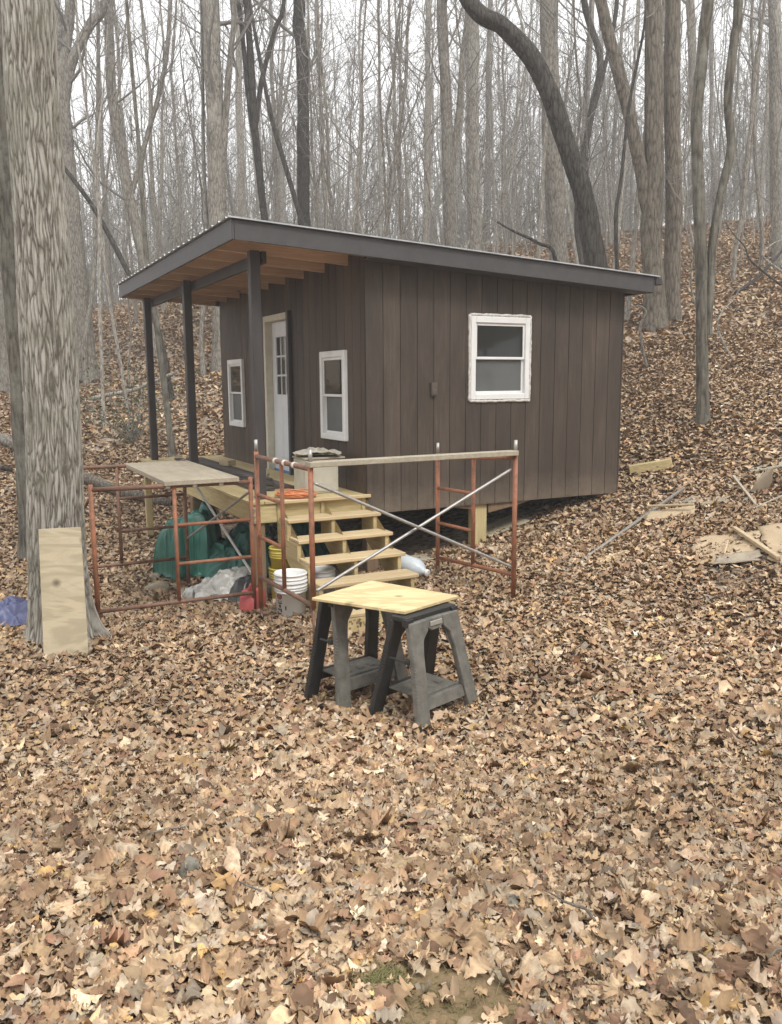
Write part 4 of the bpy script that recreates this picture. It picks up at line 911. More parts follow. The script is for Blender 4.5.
def spline(pts, k=6):
    P = np.asarray(pts, float); out = []
    for i in range(len(P)-1):
        p0, p1, p2, p3 = P[max(i-1, 0)], P[i], P[i+1], P[min(i+2, len(P)-1)]
        t = np.linspace(0, 1, k, endpoint=False)[:, None]
        out.append(.5*(2*p1+(p2-p0)*t+(2*p0-5*p1+4*p2-p3)*t*t+(3*p1-p0-3*p2+p3)*t**3))
    return np.concatenate(out+[P[-1:]])
def grow_branch(g, rs, p, d, L, r, depth, twigs):
    n = 6 if depth == 0 else (5 if depth == 1 else 4)
    pts = [p]; d = d/np.linalg.norm(d)
    for i in range(n):
        d = d+rs.normal(0, .16+.05*depth, 3)+np.array([0, 0, .10 if depth == 0 else .05]); d /= np.linalg.norm(d); pts.append(pts[-1]+d*L/n)
    pts = np.array(pts); rr = r*np.linspace(1, .22, len(pts))
    g.tube(pts, rr, 5 if depth == 0 else 3)
    if depth >= 2: return
    for k in range(twigs[depth]):
        f = rs.uniform(.2, .98); i = min(int(f*n), n-1); q = pts[i]+(pts[i+1]-pts[i])*(f*n-i)
        dd = pts[i+1]-pts[i]; dd /= np.linalg.norm(dd); e = rs.normal(0, 1, 3); e -= dd*e.dot(dd); e /= np.linalg.norm(e)+1e-9
        an = rs.uniform(.45, 1.0); nd = dd*math.cos(an)+e*math.sin(an); nd[2] += .15
        grow_branch(g, rs, q, nd, L*rs.uniform(.28, .55)*(1-.4*f), max(r*(1-.75*f)*.55, .0045), depth+1, twigs)
def crown_on(g, rs, path, rad, z_from, n_limbs, limb_len, twigs, rmul=.5, zbase=0):
    H = path[-1, 2]
    for k in range(n_limbs):
        z = zbase+z_from+(H-zbase-z_from)*(rs.uniform(0, 1)**.85)
        i = min(max(int(np.searchsorted(path[:, 2], z)), 1), len(path)-1)
        p = path[i-1]+(path[i]-path[i-1])*((z-path[i-1, 2])/(path[i, 2]-path[i-1, 2]+1e-9)); r = rad[i]
        az = rs.uniform(0, 2*math.pi); up = rs.uniform(.35, 1.5)
        frac = (z-zbase)/(H-zbase); L = limb_len*(1.15-.75*frac)*rs.uniform(.5, 1.15)
        grow_branch(g, rs, p, np.array([math.cos(az), math.sin(az), up]), L, max(r*rmul*rs.uniform(.5, 1), .012), 0, twigs)
def variant(seed, kind):
    """unit tree with its base at the origin: returns trunk mesh, crown mesh, height"""
    rs = np.random.RandomState(seed)
    H, r0, zf, nl, ll, tw, lean = {'tall': (23, .105, 5.5, 22, 4.6, (7, 5), .05), 'stout': (25, .165, 6.5, 24, 6.0, (7, 5), .025), 'pole': (19, .06, 4.0, 20, 2.8, (6, 4), .10), 'sapling': (10.5, .028, 1.4, 20, 2.1, (6, 4), .10), 'leaner': (14, .05, 2.6, 18, 3.2, (6, 4), .24)}[kind]
    H *= rs.uniform(.88, 1.12); r0 *= rs.uniform(.8, 1.25)
    la = rs.uniform(0, 6.28); n = 16; z = np.linspace(0, H, n); wob = np.cumsum(rs.normal(0, .075, (n, 2)), 0)*(.8+.4*(kind in ('sapling', 'leaner')))
    lx = lean*z*(1-.25*z/H)*rs.uniform(.3, 1.2)
    path = np.c_[wob[:, 0]+np.cos(la)*lx, wob[:, 1]+np.sin(la)*lx, z-.25]
    P = spline(path, 2); t = np.linspace(0, 1, len(P)); rad = r0*(1-t*.86)+r0*.5*np.exp(-t*H/.35)
    tg = Geo(); tg.tube(P, rad, 9 if kind in ('tall', 'stout') else 7)
    if rs.rand() < .38 and kind != 'sapling':            # fork: a second leader
        i = int(len(P)*rs.uniform(.12, .42)); a2 = rs.uniform(0, 6.28); q = [P[i]]; d = np.array([math.cos(a2)*.28, math.sin(a2)*.28, 1.])
        for k in range(7): d = d+rs.normal(0, .05, 3)+np.array([0, 0, .06]); d /= np.linalg.norm(d); q.append(q[-1]+d*(H*.75-P[i, 2])/7*1.0)
        q = spline(q, 2); r2 = rad[i]*.72*(1-np.linspace(0, .85, len(q))); tg.tube(q, r2, 7); fork = (q, r2)
    else: fork = None
    cg = Geo(); crown_on(cg, rs, P, rad, zf, nl, ll, tw)
    if fork: crown_on(cg, rs, fork[0], fork[1], max(zf-fork[0][0, 2], .5), nl//2, ll*.8, tw, zbase=fork[0][0, 2])
    return tg, cg
KINDS = [('tall', 7), ('stout', 4), ('pole', 8), ('sapling', 9), ('leaner', 5)]
BANK = {}
sd_ = 100
for kd, cnt in KINDS:
    BANK[kd] = []
    for k in range(cnt):
        tg, cg = variant(sd_, kd); sd_ += 1
        BANK[kd].append([tg.mesh('trunk', M['bark_pale' if sd_ % 3 == 0 else 'bark_grey']), cg.mesh('crown', M['twig'])])
def forest_tree(kd, x, y, s, rot, label, group, tilt=(0, 0)):
    tm, cm = BANK[kd][rnd.randrange(len(BANK[kd]))]
    t = thing('bare_tree', label, 'tree', (x, y, gz(x, y)), rot, group); t.scale = (s, s, s*1.0); t.rotation_euler = (tilt[0], tilt[1], rot)
    for nm, me in (('trunk', tm), ('crown', cm)):
        o = bpy.data.objects.new(nm, me); COL.objects.link(o); o.parent = t
    return t
# --- trees singled out in the photograph: path measured as pixel directions at the tree's own distance
def placed_tree(label, stems, barkname, Y, top_extra=9., crown=(10, 4.0, (5, 4)), seed=1, base_flare=.35, name='bare_tree', sides=18, zf=None, noise_=.006):
    """stems: list of (pixel path bottom to top, width in px at bottom, width at top)"""
    rs = np.random.RandomState(seed)
    x0, y0 = stems[0][0][0]; bp = at(x0, y0, Y); base = Vector((bp.x, Y, gz(bp.x, Y)))
    t = thing(name, label, 'tree', base)
    tg, cg = Geo(), Geo()
    for si, (pix, w0, w1) in enumerate(stems):
        P = [np.array(at(px, py, Y)) for px, py in pix]
        if si == 0:
            P[0] = np.array([P[0][0], Y, base.z-.2])
            if np.linalg.norm(P[1]-P[0]) > 1.5*np.linalg.norm(P[2]-P[1]):
                dd = P[1]-P[2]; q = P[1]+dd*.8; q[2] = max(q[2], P[0][2]+.5); P.insert(1, q); P[0][:2] = q[:2]+dd[:2]*.4; pix = [pix[0]]+list(pix)
        if top_extra: 
            d = P[-1]-P[-2]; d /= np.linalg.norm(d); d = d*.6+np.array([rs.normal(0, .05), rs.normal(0, .1), .5]); d /= np.linalg.norm(d)
            for k in range(3): P.append(P[-1]+d*top_extra/3+rs.normal(0, .12, 3))
        n_in = len(pix)*12; P = spline(P, 12)-np.array(base)
        L = np.r_[0, np.cumsum(np.linalg.norm(np.diff(P, axis=0), axis=1))]; Lin = L[min(n_in-12, len(L)-1)]
        wpx = np.where(L <= Lin, w0+(w1-w0)*L/max(Lin, .1), w1*(1-.85*(L-Lin)/(L[-1]-Lin+1e-6)))
        rad = np.maximum(wpx/2/FPX*Y*.985, .006)
        if si == 0 and base_flare: rad = rad*(1+base_flare*np.exp(-np.maximum(P[:, 2], 0)/.28))
        P[:, :2] += rs.normal(0, noise_, (len(P), 2))*rad[:, None]*2*(np.arange(len(P)) > 2)[:, None]
        tg.tube(P, rad, sides, .13)
        crown_on(cg, rs, P, rad, (zf if zf is not None else 2.8)-max(P[0, 2], 0)+0, crown[0], crown[1], crown[2], .4, zbase=max(P[0, 2], 0))
    tg_ = tg.mesh('trunk', M[barkname]); o = bpy.data.objects.new('trunk', tg_); COL.objects.link(o); o.parent = t
    c_ = bpy.data.objects.new('crown', cg.mesh('crown', M['twig'])); COL.objects.link(c_); c_.parent = t
    return t
# the big oak, with ridged bark as real relief
def oak():
    Y = 6.85
    pix = [(62, 640), (60, 600), (57, 540), (55, 480), (52, 420), (48, 340), (43, 250), (37, 160), (31, 70), (27, 0)]
    P = [np.array(at(px, py, Y)) for px, py in pix]; base = np.array([P[0][0], Y, gz(P[0][0], Y)]); P[0][2] = base[2]-.15
    d = np.array([-.05, .04, 1.]); 
    for k in range(4): P.append(P[-1]+d*2.2+np.array([.1*math.sin(k), .1, 0]))
    t = thing('oak_tree', 'massive oak with furrowed bark at the left, plywood leaning on it', 'tree', base)
    S = spline(P, 30)-base
    L = np.r_[0, np.cumsum(np.linalg.norm(np.diff(S, axis=0), axis=1))]
    # resample, finer where seen
    l = np.r_[np.linspace(0, 5.2, 740), np.linspace(5.25, L[-1], 60)]; S = np.stack([np.interp(l, L, S[:, k]) for k in range(3)], 1)
    z = S[:, 2]; rad = np.interp(z, [0, .6, 1.4, 2.6, 4.2, 6, 15], [.245, .222, .215, .208, .195, .185, .05])
    n = 300; a = np.arange(n)*2*math.pi/n
    V = np.zeros((len(S), n, 3)); TN = np.zeros((len(S), n))
    for i in range(len(S)):
        fl = .085*math.exp(-max(z[i], 0)/.14)+.05*math.exp(-max(z[i], 0)/.5)
        for k in range(n):
            ca, sa = math.cos(a[k]), math.sin(a[k])
            root = fl*(.45+.75*max(0, math.sin(a[k]*2.5+.9)+.35*math.sin(a[k]*5+2)))
            q = Vector((ca*rad[i]*34, sa*rad[i]*34, z[i]*4.0)); q += Vector((1, 1, 0))*.55*mnoise.noise(Vector((ca*3, sa*3, z[i]*5)))+Vector((0, 0, 1.1))*mnoise.noise(Vector((ca*7, sa*7, z[i]*2)))
            dd, _ = mnoise.voronoi(q); e = min(1, (dd[1]-dd[0])*2.6); rg = e**.55
            h = .015*rg+.004*mnoise.noise(q*2.7)+.012*mnoise.noise(Vector((ca*1.2, sa*1.2, z[i]*.9)))
            r_ = rad[i]+root+h-.014
            TN[i, k] = min(1, max(0, e**.8*(.72+.28*mnoise.noise(q*3.3))+.14*mnoise.noise(q*1.1)))
            V[i, k] = S[i]+np.array([ca*r_, sa*r_, 0])
    i = np.arange(len(S)-1)[:, None]*n; k = np.arange(n)[None]; k2 = (k+1) % n
    F = np.stack([i+k, i+k2, i+n+k2, i+n+k], -1).reshape(-1, 4)
    me = np_mesh('trunk', V.reshape(-1, 3), F, M['bark_relief'], True, TN.reshape(-1, 1)*np.ones((1, 3)))
    o = bpy.data.objects.new('trunk', me); COL.objects.link(o); o.parent = t
    g = Geo(); rs = np.random.RandomState(5); crown_on(g, rs, S, rad, 7.5, 16, 5.5, (5, 4)); c_ = bpy.data.objects.new('crown', g.mesh('crown', M['twig'])); COL.objects.link(c_); c_.parent = t
oak()
placed_tree('grey mottled trunk standing right behind the big oak on its left', [([(37, 552), (33, 480), (22, 320), (13, 180), (5, 60), (0, 0)], 30, 34)], 'bark_lichen', 11.4, seed=3, zf=7.5)
placed_tree('forked grey tree on the slope just right of the big oak', [([(86, 365), (79, 290), (70, 200), (63, 110)], 22, 14), ([(63, 112), (62, 80), (67, 40), (70, 0)], 10, 9), ([(64, 108), (72, 62), (90, 25), (105, 0)], 10, 8)], 'bark_grey', 26, seed=4, zf=5.5)
placed_tree('dark dead stem leaning across the woods left of the porch roof', [([(150, 330), (130, 276), (95, 210), (62, 165)], 6, 4)], 'bark_dark', 22, top_extra=2, crown=(4, 1.5, (4, 2)), seed=6, zf=4)
placed_tree('tall straight grey trunk above the front corner of the porch roof', [([(220, 320), (218, 220), (215, 110), (211, 0)], 17, 16), ([(222, 170), (226, 110), (231, 50), (234, 0)], 7, 5)], 'bark_grey', 24, seed=7, zf=6.0)
placed_tree('straight rough barked trunk above the porch roof with a kink near the top', [([(308, 320), (304, 215), (303, 120), (302, 50), (298, 25), (299, 0)], 13, 11)], 'bark_dark', 26, seed=8, zf=6.5)
placed_tree('crooked dark multi stem tree above the middle of the porch roof', [([(268, 320), (263, 205), (255, 130), (251, 60), (246, 0)], 8, 6), ([(255, 130), (262, 80), (275, 30), (284, 0)], 5, 4), ([(258, 160), (250, 110), (243, 40), (238, 0)], 5, 4)], 'bark_dark', 25, seed=9, zf=4)
placed_tree('slanting thin dark trunk crossing in front of the straight trunks above the roof', [([(316, 325), (300, 215), (285, 165), (272, 120), (262, 70)], 6, 4)], 'bark_dark', 24, seed=10, top_extra=4, zf=3)
placed_tree('slim twin trunk above the middle of the main roof', [([(453, 300), (449, 200), (446, 100), (442, 0)], 12, 10), ([(448, 190), (458, 120), (462, 60), (468, 0)], 6, 5)], 'bark_grey', 25, seed=11, zf=4.5)
placed_tree('pale straight trunk between the twin trunk and the curved dark trunk', [([(476, 310), (474, 210), (472, 110), (473, 0)], 13, 12)], 'bark_pale', 28, seed=12, zf=6.5)
placed_tree('great curved dark trunk bending left over the cabin roof', [([(604, 320), (596, 266), (590.5, 230), (581, 186), (566, 142), (551, 98), (532, 59), (503, 27), (468, 0)], 24, 15)], 'bark_dark', 13.6, top_extra=6, seed=13, crown=(7, 3.2, (5, 4)), base_flare=.2, zf=6.5)
placed_tree('grey trunk rising directly behind the curved dark trunk', [([(562, 320), (556, 220), (551, 110), (549, 0)], 18, 17)], 'bark_grey', 24, seed=14, zf=6.5)
placed_tree('large rough trunk forking into a left leaning limb, beside the roof end', [([(657, 333), (653, 270), (651, 225), (654, 180), (654, 100), (653, 0)], 21, 15.5), ([(650, 222), (641, 170), (630, 117), (618, 70), (607, 30), (598, -10)], 13, 11)], 'bark_brown', 19, seed=15, zf=6.8)
placed_tree('straight brown trunk touching the right side of the large forked trunk', [([(671, 325), (672, 270), (674, 200), (672, 100), (673, 0)], 16, 14.5)], 'bark_brown', 19.6, seed=16, zf=6.8)
placed_tree('lichen covered twin stem tree standing alone in the leaves right of the cabin', [([(704, 425), (702, 340), (701, 260), (699, 200), (697, 120), (702, 60), (708, 0)], 11.5, 10), ([(708, 335), (712, 250), (722, 190), (731, 147), (728, 98), (734, 40), (738, -8)], 8, 8)], 'bark_lichen', 12, seed=17, zf=5.5, base_flare=.25)
placed_tree('pale trunk cut by the right edge of the picture', [([(780, 290), (777, 200), (776, 100), (774, 0)], 13, 11)], 'bark_pale', 25, seed=18, zf=6)
placed_tree('thin mossy trunk leaning between the porch posts', [([(174, 470), (166, 400), (156, 323), (146, 250), (140, 160)], 6.5, 4)], 'bark_lichen', 17.5, seed=19, zf=3.5, crown=(6, 2.2, (4, 3)))
placed_tree('slim upright sapling left of the porch on the leafy slope', [([(104, 428), (102, 370), (100, 310), (99, 200)], 3.6, 3)], 'bark_pale', 20, seed=20, zf=3, top_extra=4, crown=(8, 1.8, (4, 3)))
placed_tree('crooked dark twig like sapling right of the curved trunk', [([(616, 330), (617, 270), (616, 215), (621, 180), (630, 100)], 4.5, 3)], 'bark_dark', 17, seed=21, zf=3.4, top_extra=4, crown=(6, 1.8, (4, 3)))
placed_tree('rough grey trunk near the left edge behind the oak', [([(6, 372), (4, 300), (-4, 180), (-10, 0)], 14, 12)], 'bark_grey', 24, seed=22, zf=6)
placed_tree('leaning grey trunk above the low left end of the porch roof', [([(150, 330), (138, 235), (122, 160), (112, 90), (108, 0)], 11, 9), ([(130, 200), (146, 140), (160, 90), (168, 40)], 5, 4)], 'bark_grey', 27, seed=23, zf=4.5)
placed_tree('straight grey trunk right of the curved trunk, well up the slope', [([(700, 285), (697, 200), (694, 100), (690, 0)], 9, 8)], 'bark_grey', 30, seed=25, zf=6)
placed_tree('dark slender fork leaning left above the end of the main roof', [([(583, 300), (578, 210), (590, 120), (600, 60), (584, 0)], 7, 6), ([(588, 130), (604, 70), (617, 0)], 4, 4)], 'bark_dark', 26, seed=26, zf=5)
# evergreen brush between oak and porch
bs = thing('evergreen_shrub', 'thin evergreen shrub with small dull leaves on the slope left of the porch', 'shrub', gp(-5.7, 18.6))
g = Geo(); rs = np.random.RandomState(8); ends = []
for k in range(10):
    p = np.zeros(3); d = np.array([rs.normal(0, .4), rs.normal(0, .4), 1.]); q = [p]
    for j in range(7): d = d+rs.normal(0, .18, 3); d /= np.linalg.norm(d); q.append(q[-1]+d*rs.uniform(.2, .36)); ends.append(q[-1])
    g.tube(np.array(q), np.linspace(.018, .004, len(q)), 4)
o = bpy.data.objects.new('stem', g.mesh('stem', M['twig'])); COL.objects.link(o); o.parent = bs
ends = np.array(ends); nL = 900; cpos = ends[rs.randint(0, len(ends), nL)]+rs.normal(0, .16, (nL, 3)); A = rs.normal(0, 1, (nL, 3)); A /= np.linalg.norm(A, axis=1)[:, None]; B = rs.normal(0, 1, (nL, 3)); B -= A*(A*B).sum(1)[:, None]; B /= np.linalg.norm(B, axis=1)[:, None]
V = np.stack([cpos-A*.04, cpos+B*.017, cpos+A*.04, cpos-B*.017], 1).reshape(-1, 3); o = bpy.data.objects.new('foliage', np_mesh('foliage', V, np.arange(nL*4).reshape(-1, 4), M['shrub_leaf'])); COL.objects.link(o); o.parent = bs
# --- the rest of the wood, tree by tree
ZONE = [(-999, 118, 'left of the porch'), (118, 300, 'seen above the porch'), (300, 470, 'above the roof\'s middle'), (470, 640, 'above the roof\'s right half'), (640, 9999, 'on the right hillside')]
ADJ = {'tall': 'tall straight grey bare tree', 'stout': 'thick trunked grey bare tree', 'pole': 'slim straight bare tree', 'sapling': 'thin twiggy bare sapling', 'leaner': 'crooked leaning bare tree'}
used = []; cnt = 0; tries = 0
while cnt < 205 and tries < 20000:
    tries += 1
    Y = 16+(62-16)*rnd.random()**.72; t_ = rnd.uniform(-.56, .56); x = t_*Y+rnd.uniform(-1, 1)
    z = gz(x, Y); px, py = project(x, Y, z)
    brushy = px > 640 and Y < 21
    if px > 640 and Y < 17.5: continue
    if px < 118 and Y < 20: continue
    if 118 <= px <= 240 and Y < 21: continue
    if Y < 19 and not brushy: continue
    if any((x-a)**2+(Y-b_)**2 < (.5+.012*Y)**2 for a, b_ in used): continue
    used.append((x, Y))
    u = rnd.random(); kd = 'tall' if u < .20 else 'stout' if u < .25 else 'pole' if u < .52 else 'sapling' if u < .84 else 'leaner'
    if brushy: kd = 'sapling'
    elif Y < 30 and kd in ('tall', 'stout'): kd = 'pole'
    zone = next(q[2] for q in ZONE if q[0] <= px < q[1]); far = 'deep in the woods' if Y > 42 else 'farther into the woods' if Y > 30 else 'at the woods\' near edge'
    lab = ADJ[kd]+' '+far+', '+zone
    forest_tree(kd, x, Y, rnd.uniform(.82, 1.2), rnd.uniform(0, 6.28), lab, lab, (rnd.gauss(0, .02), rnd.gauss(0, .02))); cnt += 1
# far wood, one mass
def far_wood():
    g = Geo(); rs = np.random.RandomState(77)
    def one(x, y, tw, k_=1.):
        z = gz(x, y); H = rs.uniform(8, 19)*k_**.55; r = rs.uniform(.035, .11)*k_**.8; n = 6; zz = np.linspace(0, H, n); wob = np.cumsum(rs.normal(0, .22, (n, 2)), 0)
        P = np.c_[x+wob[:, 0], y+wob[:, 1], z-.3+zz]; g.tube(P, r*np.linspace(1, .2, n), 5)
        for k in range(tw):
            f = rs.uniform(.2, 1); i = min(int(f*(n-1)), n-2); p = P[i]+(P[i+1]-P[i])*(f*(n-1)-i); az = rs.uniform(0, 6.28); d = np.array([math.cos(az), math.sin(az), rs.uniform(.4, 1.6)]); d /= np.linalg.norm(d)
            L = rs.uniform(1.2, 4)*(1.2-f*.7)*(.4 if k_ < .1 else 1); q = [p, p+d*L*.5+rs.normal(0, .15, 3), p+d*L+rs.normal(0, .3, 3)+[0, 0, .3]]; g.tube(np.array(q), [.03, .02, .008], 3)
            for m_ in range(2):
                e = q[1]+(q[2]-q[1])*rs.rand(); g.tube(np.array([e, e+d*L*.25+rs.normal(0, .45, 3)]), [.012, .005], 3)
    for k in range(620):
        y = rs.uniform(56, 112); x = rs.uniform(-.62, .62)*y; one(x, y, 16)
    for k in range(420):                                        # brush and thin stems
        y = rs.uniform(38, 90); x = rs.uniform(-.6, .6)*y; one(x, y, 12, .5)
    for k in range(800):                                        # low brush along the crest
        y = rs.uniform(44, 100); x = rs.uniform(-.6, .6)*y; one(x, y, 9, .07)
    for k in range(520):                                        # woods behind and beside the photographer (lights and mirrors)
        a = rs.uniform(.35*math.pi, 1.65*math.pi); q = rs.uniform(12, 45); x, y = q*math.sin(a), q*math.cos(a)
        if y > 8 : continue
        one(x, y, 10)
    o = bpy.data.objects.new('distant_woods', g.mesh('distant_woods', M['bark_pale'])); COL.objects.link(o); tag(o, 'hazy mass of bare trees far up the slope', 'woods', kind='stuff')
far_wood()
# ------------------------------------------------------------------ fallen leaves
def leaf_templates():
    T = {}
    def strip(n, width, lob, per=4):
        t = np.linspace(0, 1, n); w_ = width*np.sin(math.pi*np.clip(t*.97+.015, 0, 1)**.85)**.75
        if lob: 
            ph = np.abs(np.sin(np.arange(n)*math.pi/per+.2)); w_ = w_*(lob+(1-lob)*ph**.8)
        return t-.5, np.maximum(w_, .012)
    T['hi'] = [strip(19, .33, .22), strip(17, .38, .30), strip(19, .30, .18), strip(9, .25, 0), strip(17, .40, .42), strip(9, .17, 0), strip(13, .33, .28, 3), strip(19, .34, .25)]
    T['mid'] = [strip(8, .35, .3, 2.6), strip(8, .38, .38, 2.3), strip(6, .24, 0), strip(10, .33, .26, 3)]
    T['far'] = [strip(4, .34, 0), strip(5, .33, .6, 2)]
    T['vfar'] = [strip(3, .38, 0)]
    return T
LT = leaf_templates()
PAL = np.array([(.42, .305, .195), (.49, .375, .255), (.56, .445, .32), (.37, .255, .165), (.28, .185, .12), (.185, .12, .083), (.48, .41, .32), (.60, .50, .38), (.50, .335, .155), (.35, .215, .15), (.55, .41, .21), (.41, .36, .30), (.68, .59, .46)])
PW = np.array([18, 18, 10, 16, 10, 4.5, 9, 4, 1.4, 3.5, 1.2, 6, .8]); PW = PW/PW.sum()
def leaves(n, sampler, lod, size, rs, lift=.03, tilt=.42):
    xy = sampler(n); n = len(xy); tm = LT[lod]; k = rs.randint(0, len(tm), n); VS, FS, CS = [], [], []; off = 0
    zg = ground(xy[:, 0], xy[:, 1])
    for ti, (t, w_) in enumerate(tm):
        s = k == ti; m_ = s.sum()
        if not m_: continue
        S = size[0]+(size[1]-size[0])*rs.beta(1.7, 2.6, m_); ns = len(t)
        L = np.broadcast_to(t, (m_, ns)); Wd = np.broadcast_to(w_, (m_, ns))*rs.uniform(.8, 1.2, (m_, 1))
        asym = 1+rs.normal(0, .13, (m_, ns)); asym2 = 1+rs.normal(0, .13, (m_, ns))
        fold = rs.normal(.3, .5, (m_, 1)); bend = np.clip(rs.normal(.35, .75, (m_, 1)), -1.1, 1.6); tw = np.clip(rs.normal(0, 1., (m_, 1)), -1.7, 1.7); rip = rs.normal(0, .05, (m_, ns))
        X = np.stack([-Wd*asym, np.zeros_like(Wd)+.05*bend*L*0, Wd*asym2], 2); Yv = np.repeat(L[:, :, None], 3, 2).copy()
        Yv[:, :, 0] += .05*(Wd/.3-.5); Yv[:, :, 2] += .05*(Wd/.3-.5)
        side = rs.normal(0, .25, (m_, 1)); X = X+(side*(L**2))[:, :, None]
        Z = fold[:, :, None]*np.abs(X)*.9+bend[:, :, None]*(Yv**2)*.75+tw[:, :, None]*X*Yv*.8
        cur = np.clip(rs.normal(0, .42, (m_, 1, 1)), -.62, .62); Z = Z+cur*np.sign(np.abs(X))*(X*2.2)**2*np.sin(Yv*5+cur*9); Z[:, :, 0] += rip; Z[:, :, 2] += rs.normal(0, .05, (m_, ns))
        flip = np.where(rs.rand(m_) < .35, -1, 1)[:, None, None]; Z = Z*flip
        P = np.stack([X, Yv, Z], -1).reshape(m_, -1, 3)*S[:, None, None]
        # rotation: yaw, then tilt about a random horizontal axis
        ya = rs.uniform(0, 2*math.pi, m_); ta = np.abs(rs.normal(0, tilt, m_)); ta = np.where(ta > .85, ta*.4, ta); aa = rs.uniform(0, 2*math.pi, m_)
        cy_, sy_ = np.cos(ya), np.sin(ya); R1 = np.zeros((m_, 3, 3)); R1[:, 0, 0] = cy_; R1[:, 0, 1] = -sy_; R1[:, 1, 0] = sy_; R1[:, 1, 1] = cy_; R1[:, 2, 2] = 1
        ux, uy = np.cos(aa), np.sin(aa); c, s_ = np.cos(ta), np.sin(ta); R2 = np.zeros((m_, 3, 3))
        R2[:, 0, 0] = c+ux*ux*(1-c); R2[:, 0, 1] = ux*uy*(1-c); R2[:, 0, 2] = uy*s_; R2[:, 1, 0] = ux*uy*(1-c); R2[:, 1, 1] = c+uy*uy*(1-c); R2[:, 1, 2] = -ux*s_; R2[:, 2, 0] = -uy*s_; R2[:, 2, 1] = ux*s_; R2[:, 2, 2] = c
        P = np.einsum('nij,nkj->nki', np.matmul(R2, R1), P)
        zmin = P[:, :, 2].min(1)
        P[:, :, 0] += xy[s, 0][:, None]; P[:, :, 1] += xy[s, 1][:, None]; P[:, :, 2] += (zg[s]-zmin*.55+rs.uniform(-.004, lift, m_))[:, None]
        nv = ns*3; VS.append(P.reshape(-1, 3))
        i = np.arange(ns-1)*3; q = np.concatenate([np.c_[i, i+1, i+4, i+3], np.c_[i+1, i+2, i+5, i+4]])
        FS.append((q[None]+(np.arange(m_)*nv)[:, None, None]+off).reshape(-1, 4)); off += m_*nv
        # colour follows patches in the litter, with every leaf different
        pat = np.sin(xy[s, 0]*1.3+2*np.sin(xy[s, 1]*.9))*np.sin(xy[s, 1]*1.1+1.7*np.sin(xy[s, 0]*.8))
        c_ = PAL[rs.choice(len(PAL), m_, p=PW)]*np.array([.835, .775, .705])*np.exp(rs.normal(0, .21, m_)+.16*pat)[:, None]*(1+rs.normal(0, .014, (m_, 3)))
        vein = np.repeat(np.array([1.0, 1.07, 1.0])[None], ns, 0).ravel()
        cc = c_[:, None, :]*vein[None, :, None]*(1+rs.normal(0, .10, (m_, nv, 1)))*(1+.22*np.sin(Yv.reshape(m_, -1)*rs.uniform(2, 7, (m_, 1))+rs.uniform(0, 6, (m_, 1))))[:, :, None]
        CS.append(np.clip(cc, .01, .85).reshape(-1, 3))
    return np.concatenate(VS), np.concatenate(FS), np.concatenate(CS)
def sampler(y0, y1, rs, half=.62, extra=.8, mask=None):
    def f(n):
        out = []; tot = 0
        while tot < n:
            y = np.sqrt(rs.uniform(y0*y0, y1*y1, n)); x = rs.uniform(-1, 1, n)*(half*y+extra); q = np.c_[x, y]
            if mask is not None: q = q[mask(x, y)]
            out.append(q); tot += len(q)
        return np.concatenate(out)[:n]
    return f
rs = np.random.RandomState(12)
def m_soil(x, y):
    e = np.minimum(((x-.15)/.18)**2+((y-1.88)/.215)**2, ((x+.03)/.055)**2+((y-2.03)/.05)**2)+.5*np.sin(x*17+1)*np.sin(y*15)*.5
    return (e > 1) | (rs.rand(len(x)) < .14)
def m_house(x, y):
    a = (x-CX)*CU[0]+(y-CY)*CU[1]; b_ = (x-CX)*CV[0]+(y-CY)*CV[1]
    inside = (a > .25+.0*b_) & (a < D-.25) & (b_ > .35) & (b_ < WID); deck = (a > -1.0) & (a <= .3) & (b_ > .3) & (b_ < 5.3)
    cardb = (x > 2.75) & (x < 4.2) & (y > 6.85) & (y < 7.95) & ((x-2.75)*.6+6.75 < y+.35)
    return ~(inside | deck) & ~(cardb & (rs.rand(len(x)) < .62))
def m_sparse_oakfeet(x, y): return m_house(x, y)
parts = [leaves(44000, sampler(1.0, 4.2, rs, extra=2.1, mask=m_soil), 'hi', (.032, .108), rs, .030, .34),
         leaves(34000, sampler(1.0, 4.4, rs, extra=2.1, mask=m_soil), 'mid', (.016, .055), rs, .036, .4),
         leaves(2600, sampler(1.0, 4.6, rs, extra=2.1, mask=m_soil), 'hi', (.08, .135), rs, .036, .28),
         leaves(104000, sampler(4.2, 9.5, rs, extra=2.3, mask=m_house), 'mid', (.036, .13), rs, .03, .27),
         leaves(105000, sampler(9.5, 18, rs, extra=2.3, mask=m_house), 'far', (.05, .145), rs, .03, .22),
         leaves(100000, sampler(18, 40, rs, extra=2), 'vfar', (.10, .21), rs, .04, .2),
         leaves(60000, sampler(40, 80, rs, extra=2), 'vfar', (.18, .38), rs, .05, .2)]
V = np.concatenate([p[0] for p in parts]); off = 0; Fl = []
for p in parts: Fl.append(p[1]+off); off += len(p[0])
Cc = np.concatenate([p[2] for p in parts])
m, nt, p = _mat('dry fallen leaf')
at_ = N(nt, 'ShaderNodeAttribute', attribute_name='tint'); v, _ = coords(nt); f = noise(nt, v, 55, 4, .7)
col = mixc(nt, ramp(nt, f, [(.42, (0, 0, 0)), (.72, (.5,)*3)]), at_.outputs['Color'], (.20, .135, .085))
nt.links.new(col, p.inputs['Base Color']); p.inputs['Roughness'].default_value = .72; p.inputs['Specular IOR Level'].default_value = .25
bump(nt, p, f, .25, .004)
o = bpy.data.objects.new('leaf_litter', np_mesh('leaf_litter', V, np.concatenate(Fl), m, True, Cc)); COL.objects.link(o)
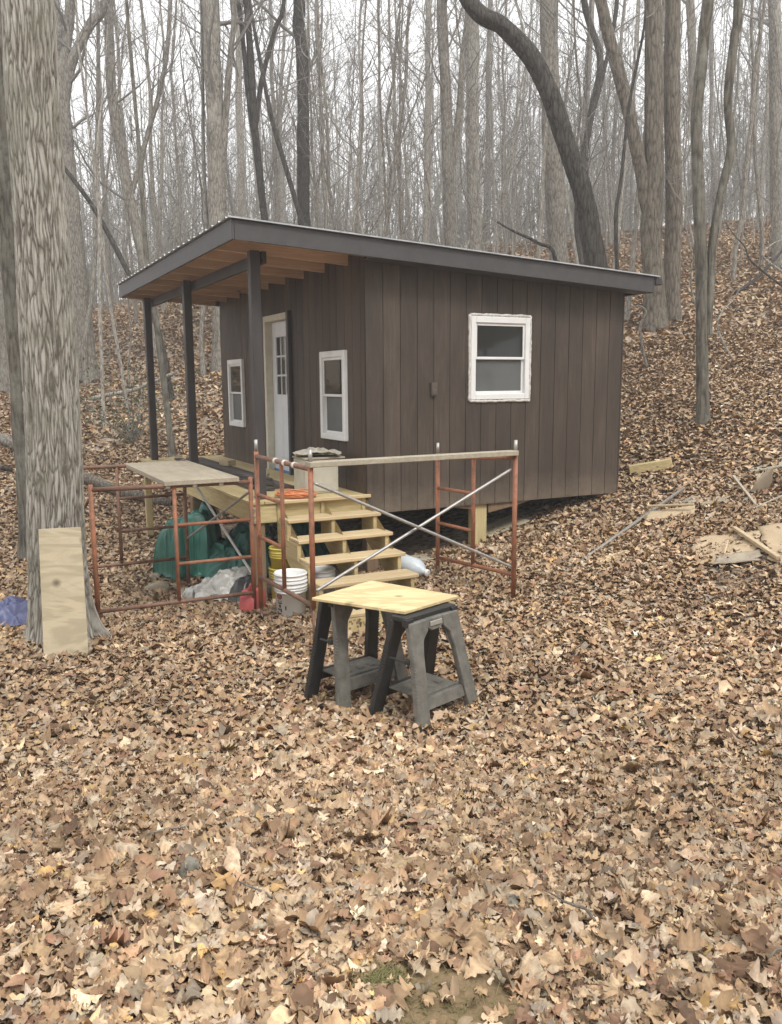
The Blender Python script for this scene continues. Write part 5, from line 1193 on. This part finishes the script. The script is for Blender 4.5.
tag(o, 'thick layer of dry brown fallen oak leaves', 'leaves', kind='stuff')
# moss tuft and dry grass by the bare soil
g = Geo(); rs = np.random.RandomState(6)
for k in range(1500):
    x, y = ((-.035+rs.normal(0, .035), 2.02+rs.normal(0, .035)) if k < 900 else (.10+rs.normal(0, .12), 1.86+rs.normal(0, .07))); z = gz(x, y)+.008; d = np.array([rs.normal(0, .6), rs.normal(0, .6), .7]); L = rs.uniform(.012, .045)
    q = np.array([[x, y, z], [x, y, z]+d*L*.5, [x, y, z]+d*L+np.array([0, 0, -.012])]); g.tube(q, [.0014, .0011, .0004], 3)
o = bpy.data.objects.new('moss_patch', g.mesh('moss_patch', M['moss'])); COL.objects.link(o); tag(o, 'yellow green moss and grass tuft at the edge of the bare soil', 'moss', kind='stuff')
# small twigs in the litter
for k, (x, y, a, L) in enumerate(((.62, 2.35, 2.2, .22), (-1.0, 3.1, .5, .35), (1.3, 3.9, 1.1, .3), (-.35, 2.5, 2.7, .18), (.95, 2.1, .3, .2))):
    pts = [(x+math.cos(a)*L*s+.015*math.sin(s*9+k), y+math.sin(a)*L*s, gz(x, y)+.045+.012*math.sin(s*5+k)) for s in (0, .25, .5, .75, 1)]
    c = Vector(pts[2]); bm = BM(); tube(bm, [Vector(q)-c for q in pts], [.005, .0045, .004, .003, .002], 6)
    o = obj('twig', bm, M['bark_grey'], None, locn=c); tag(o, 'small grey twig lying loose on the foreground leaves', 'twig', 'loose twigs in the leaves')
# ------------------------------------------------------------------ haze
if HAZE:
    bm = BM(); box(bm, (-175, -75, -14), (175, 165, 62))
    m = bpy.data.materials.new('haze'); m.use_nodes = True; nt = m.node_tree; nt.nodes.clear()
    pv = N(nt, 'ShaderNodeVolumePrincipled', Density=HAZE, Anisotropy=.2); pv.inputs['Color'].default_value = (.97, .965, .96, 1)
    out = nt.nodes.new('ShaderNodeOutputMaterial'); nt.links.new(pv.outputs[0], out.inputs['Volume'])
    o = obj('haze', bm, m); tag(o, kind='stuff')
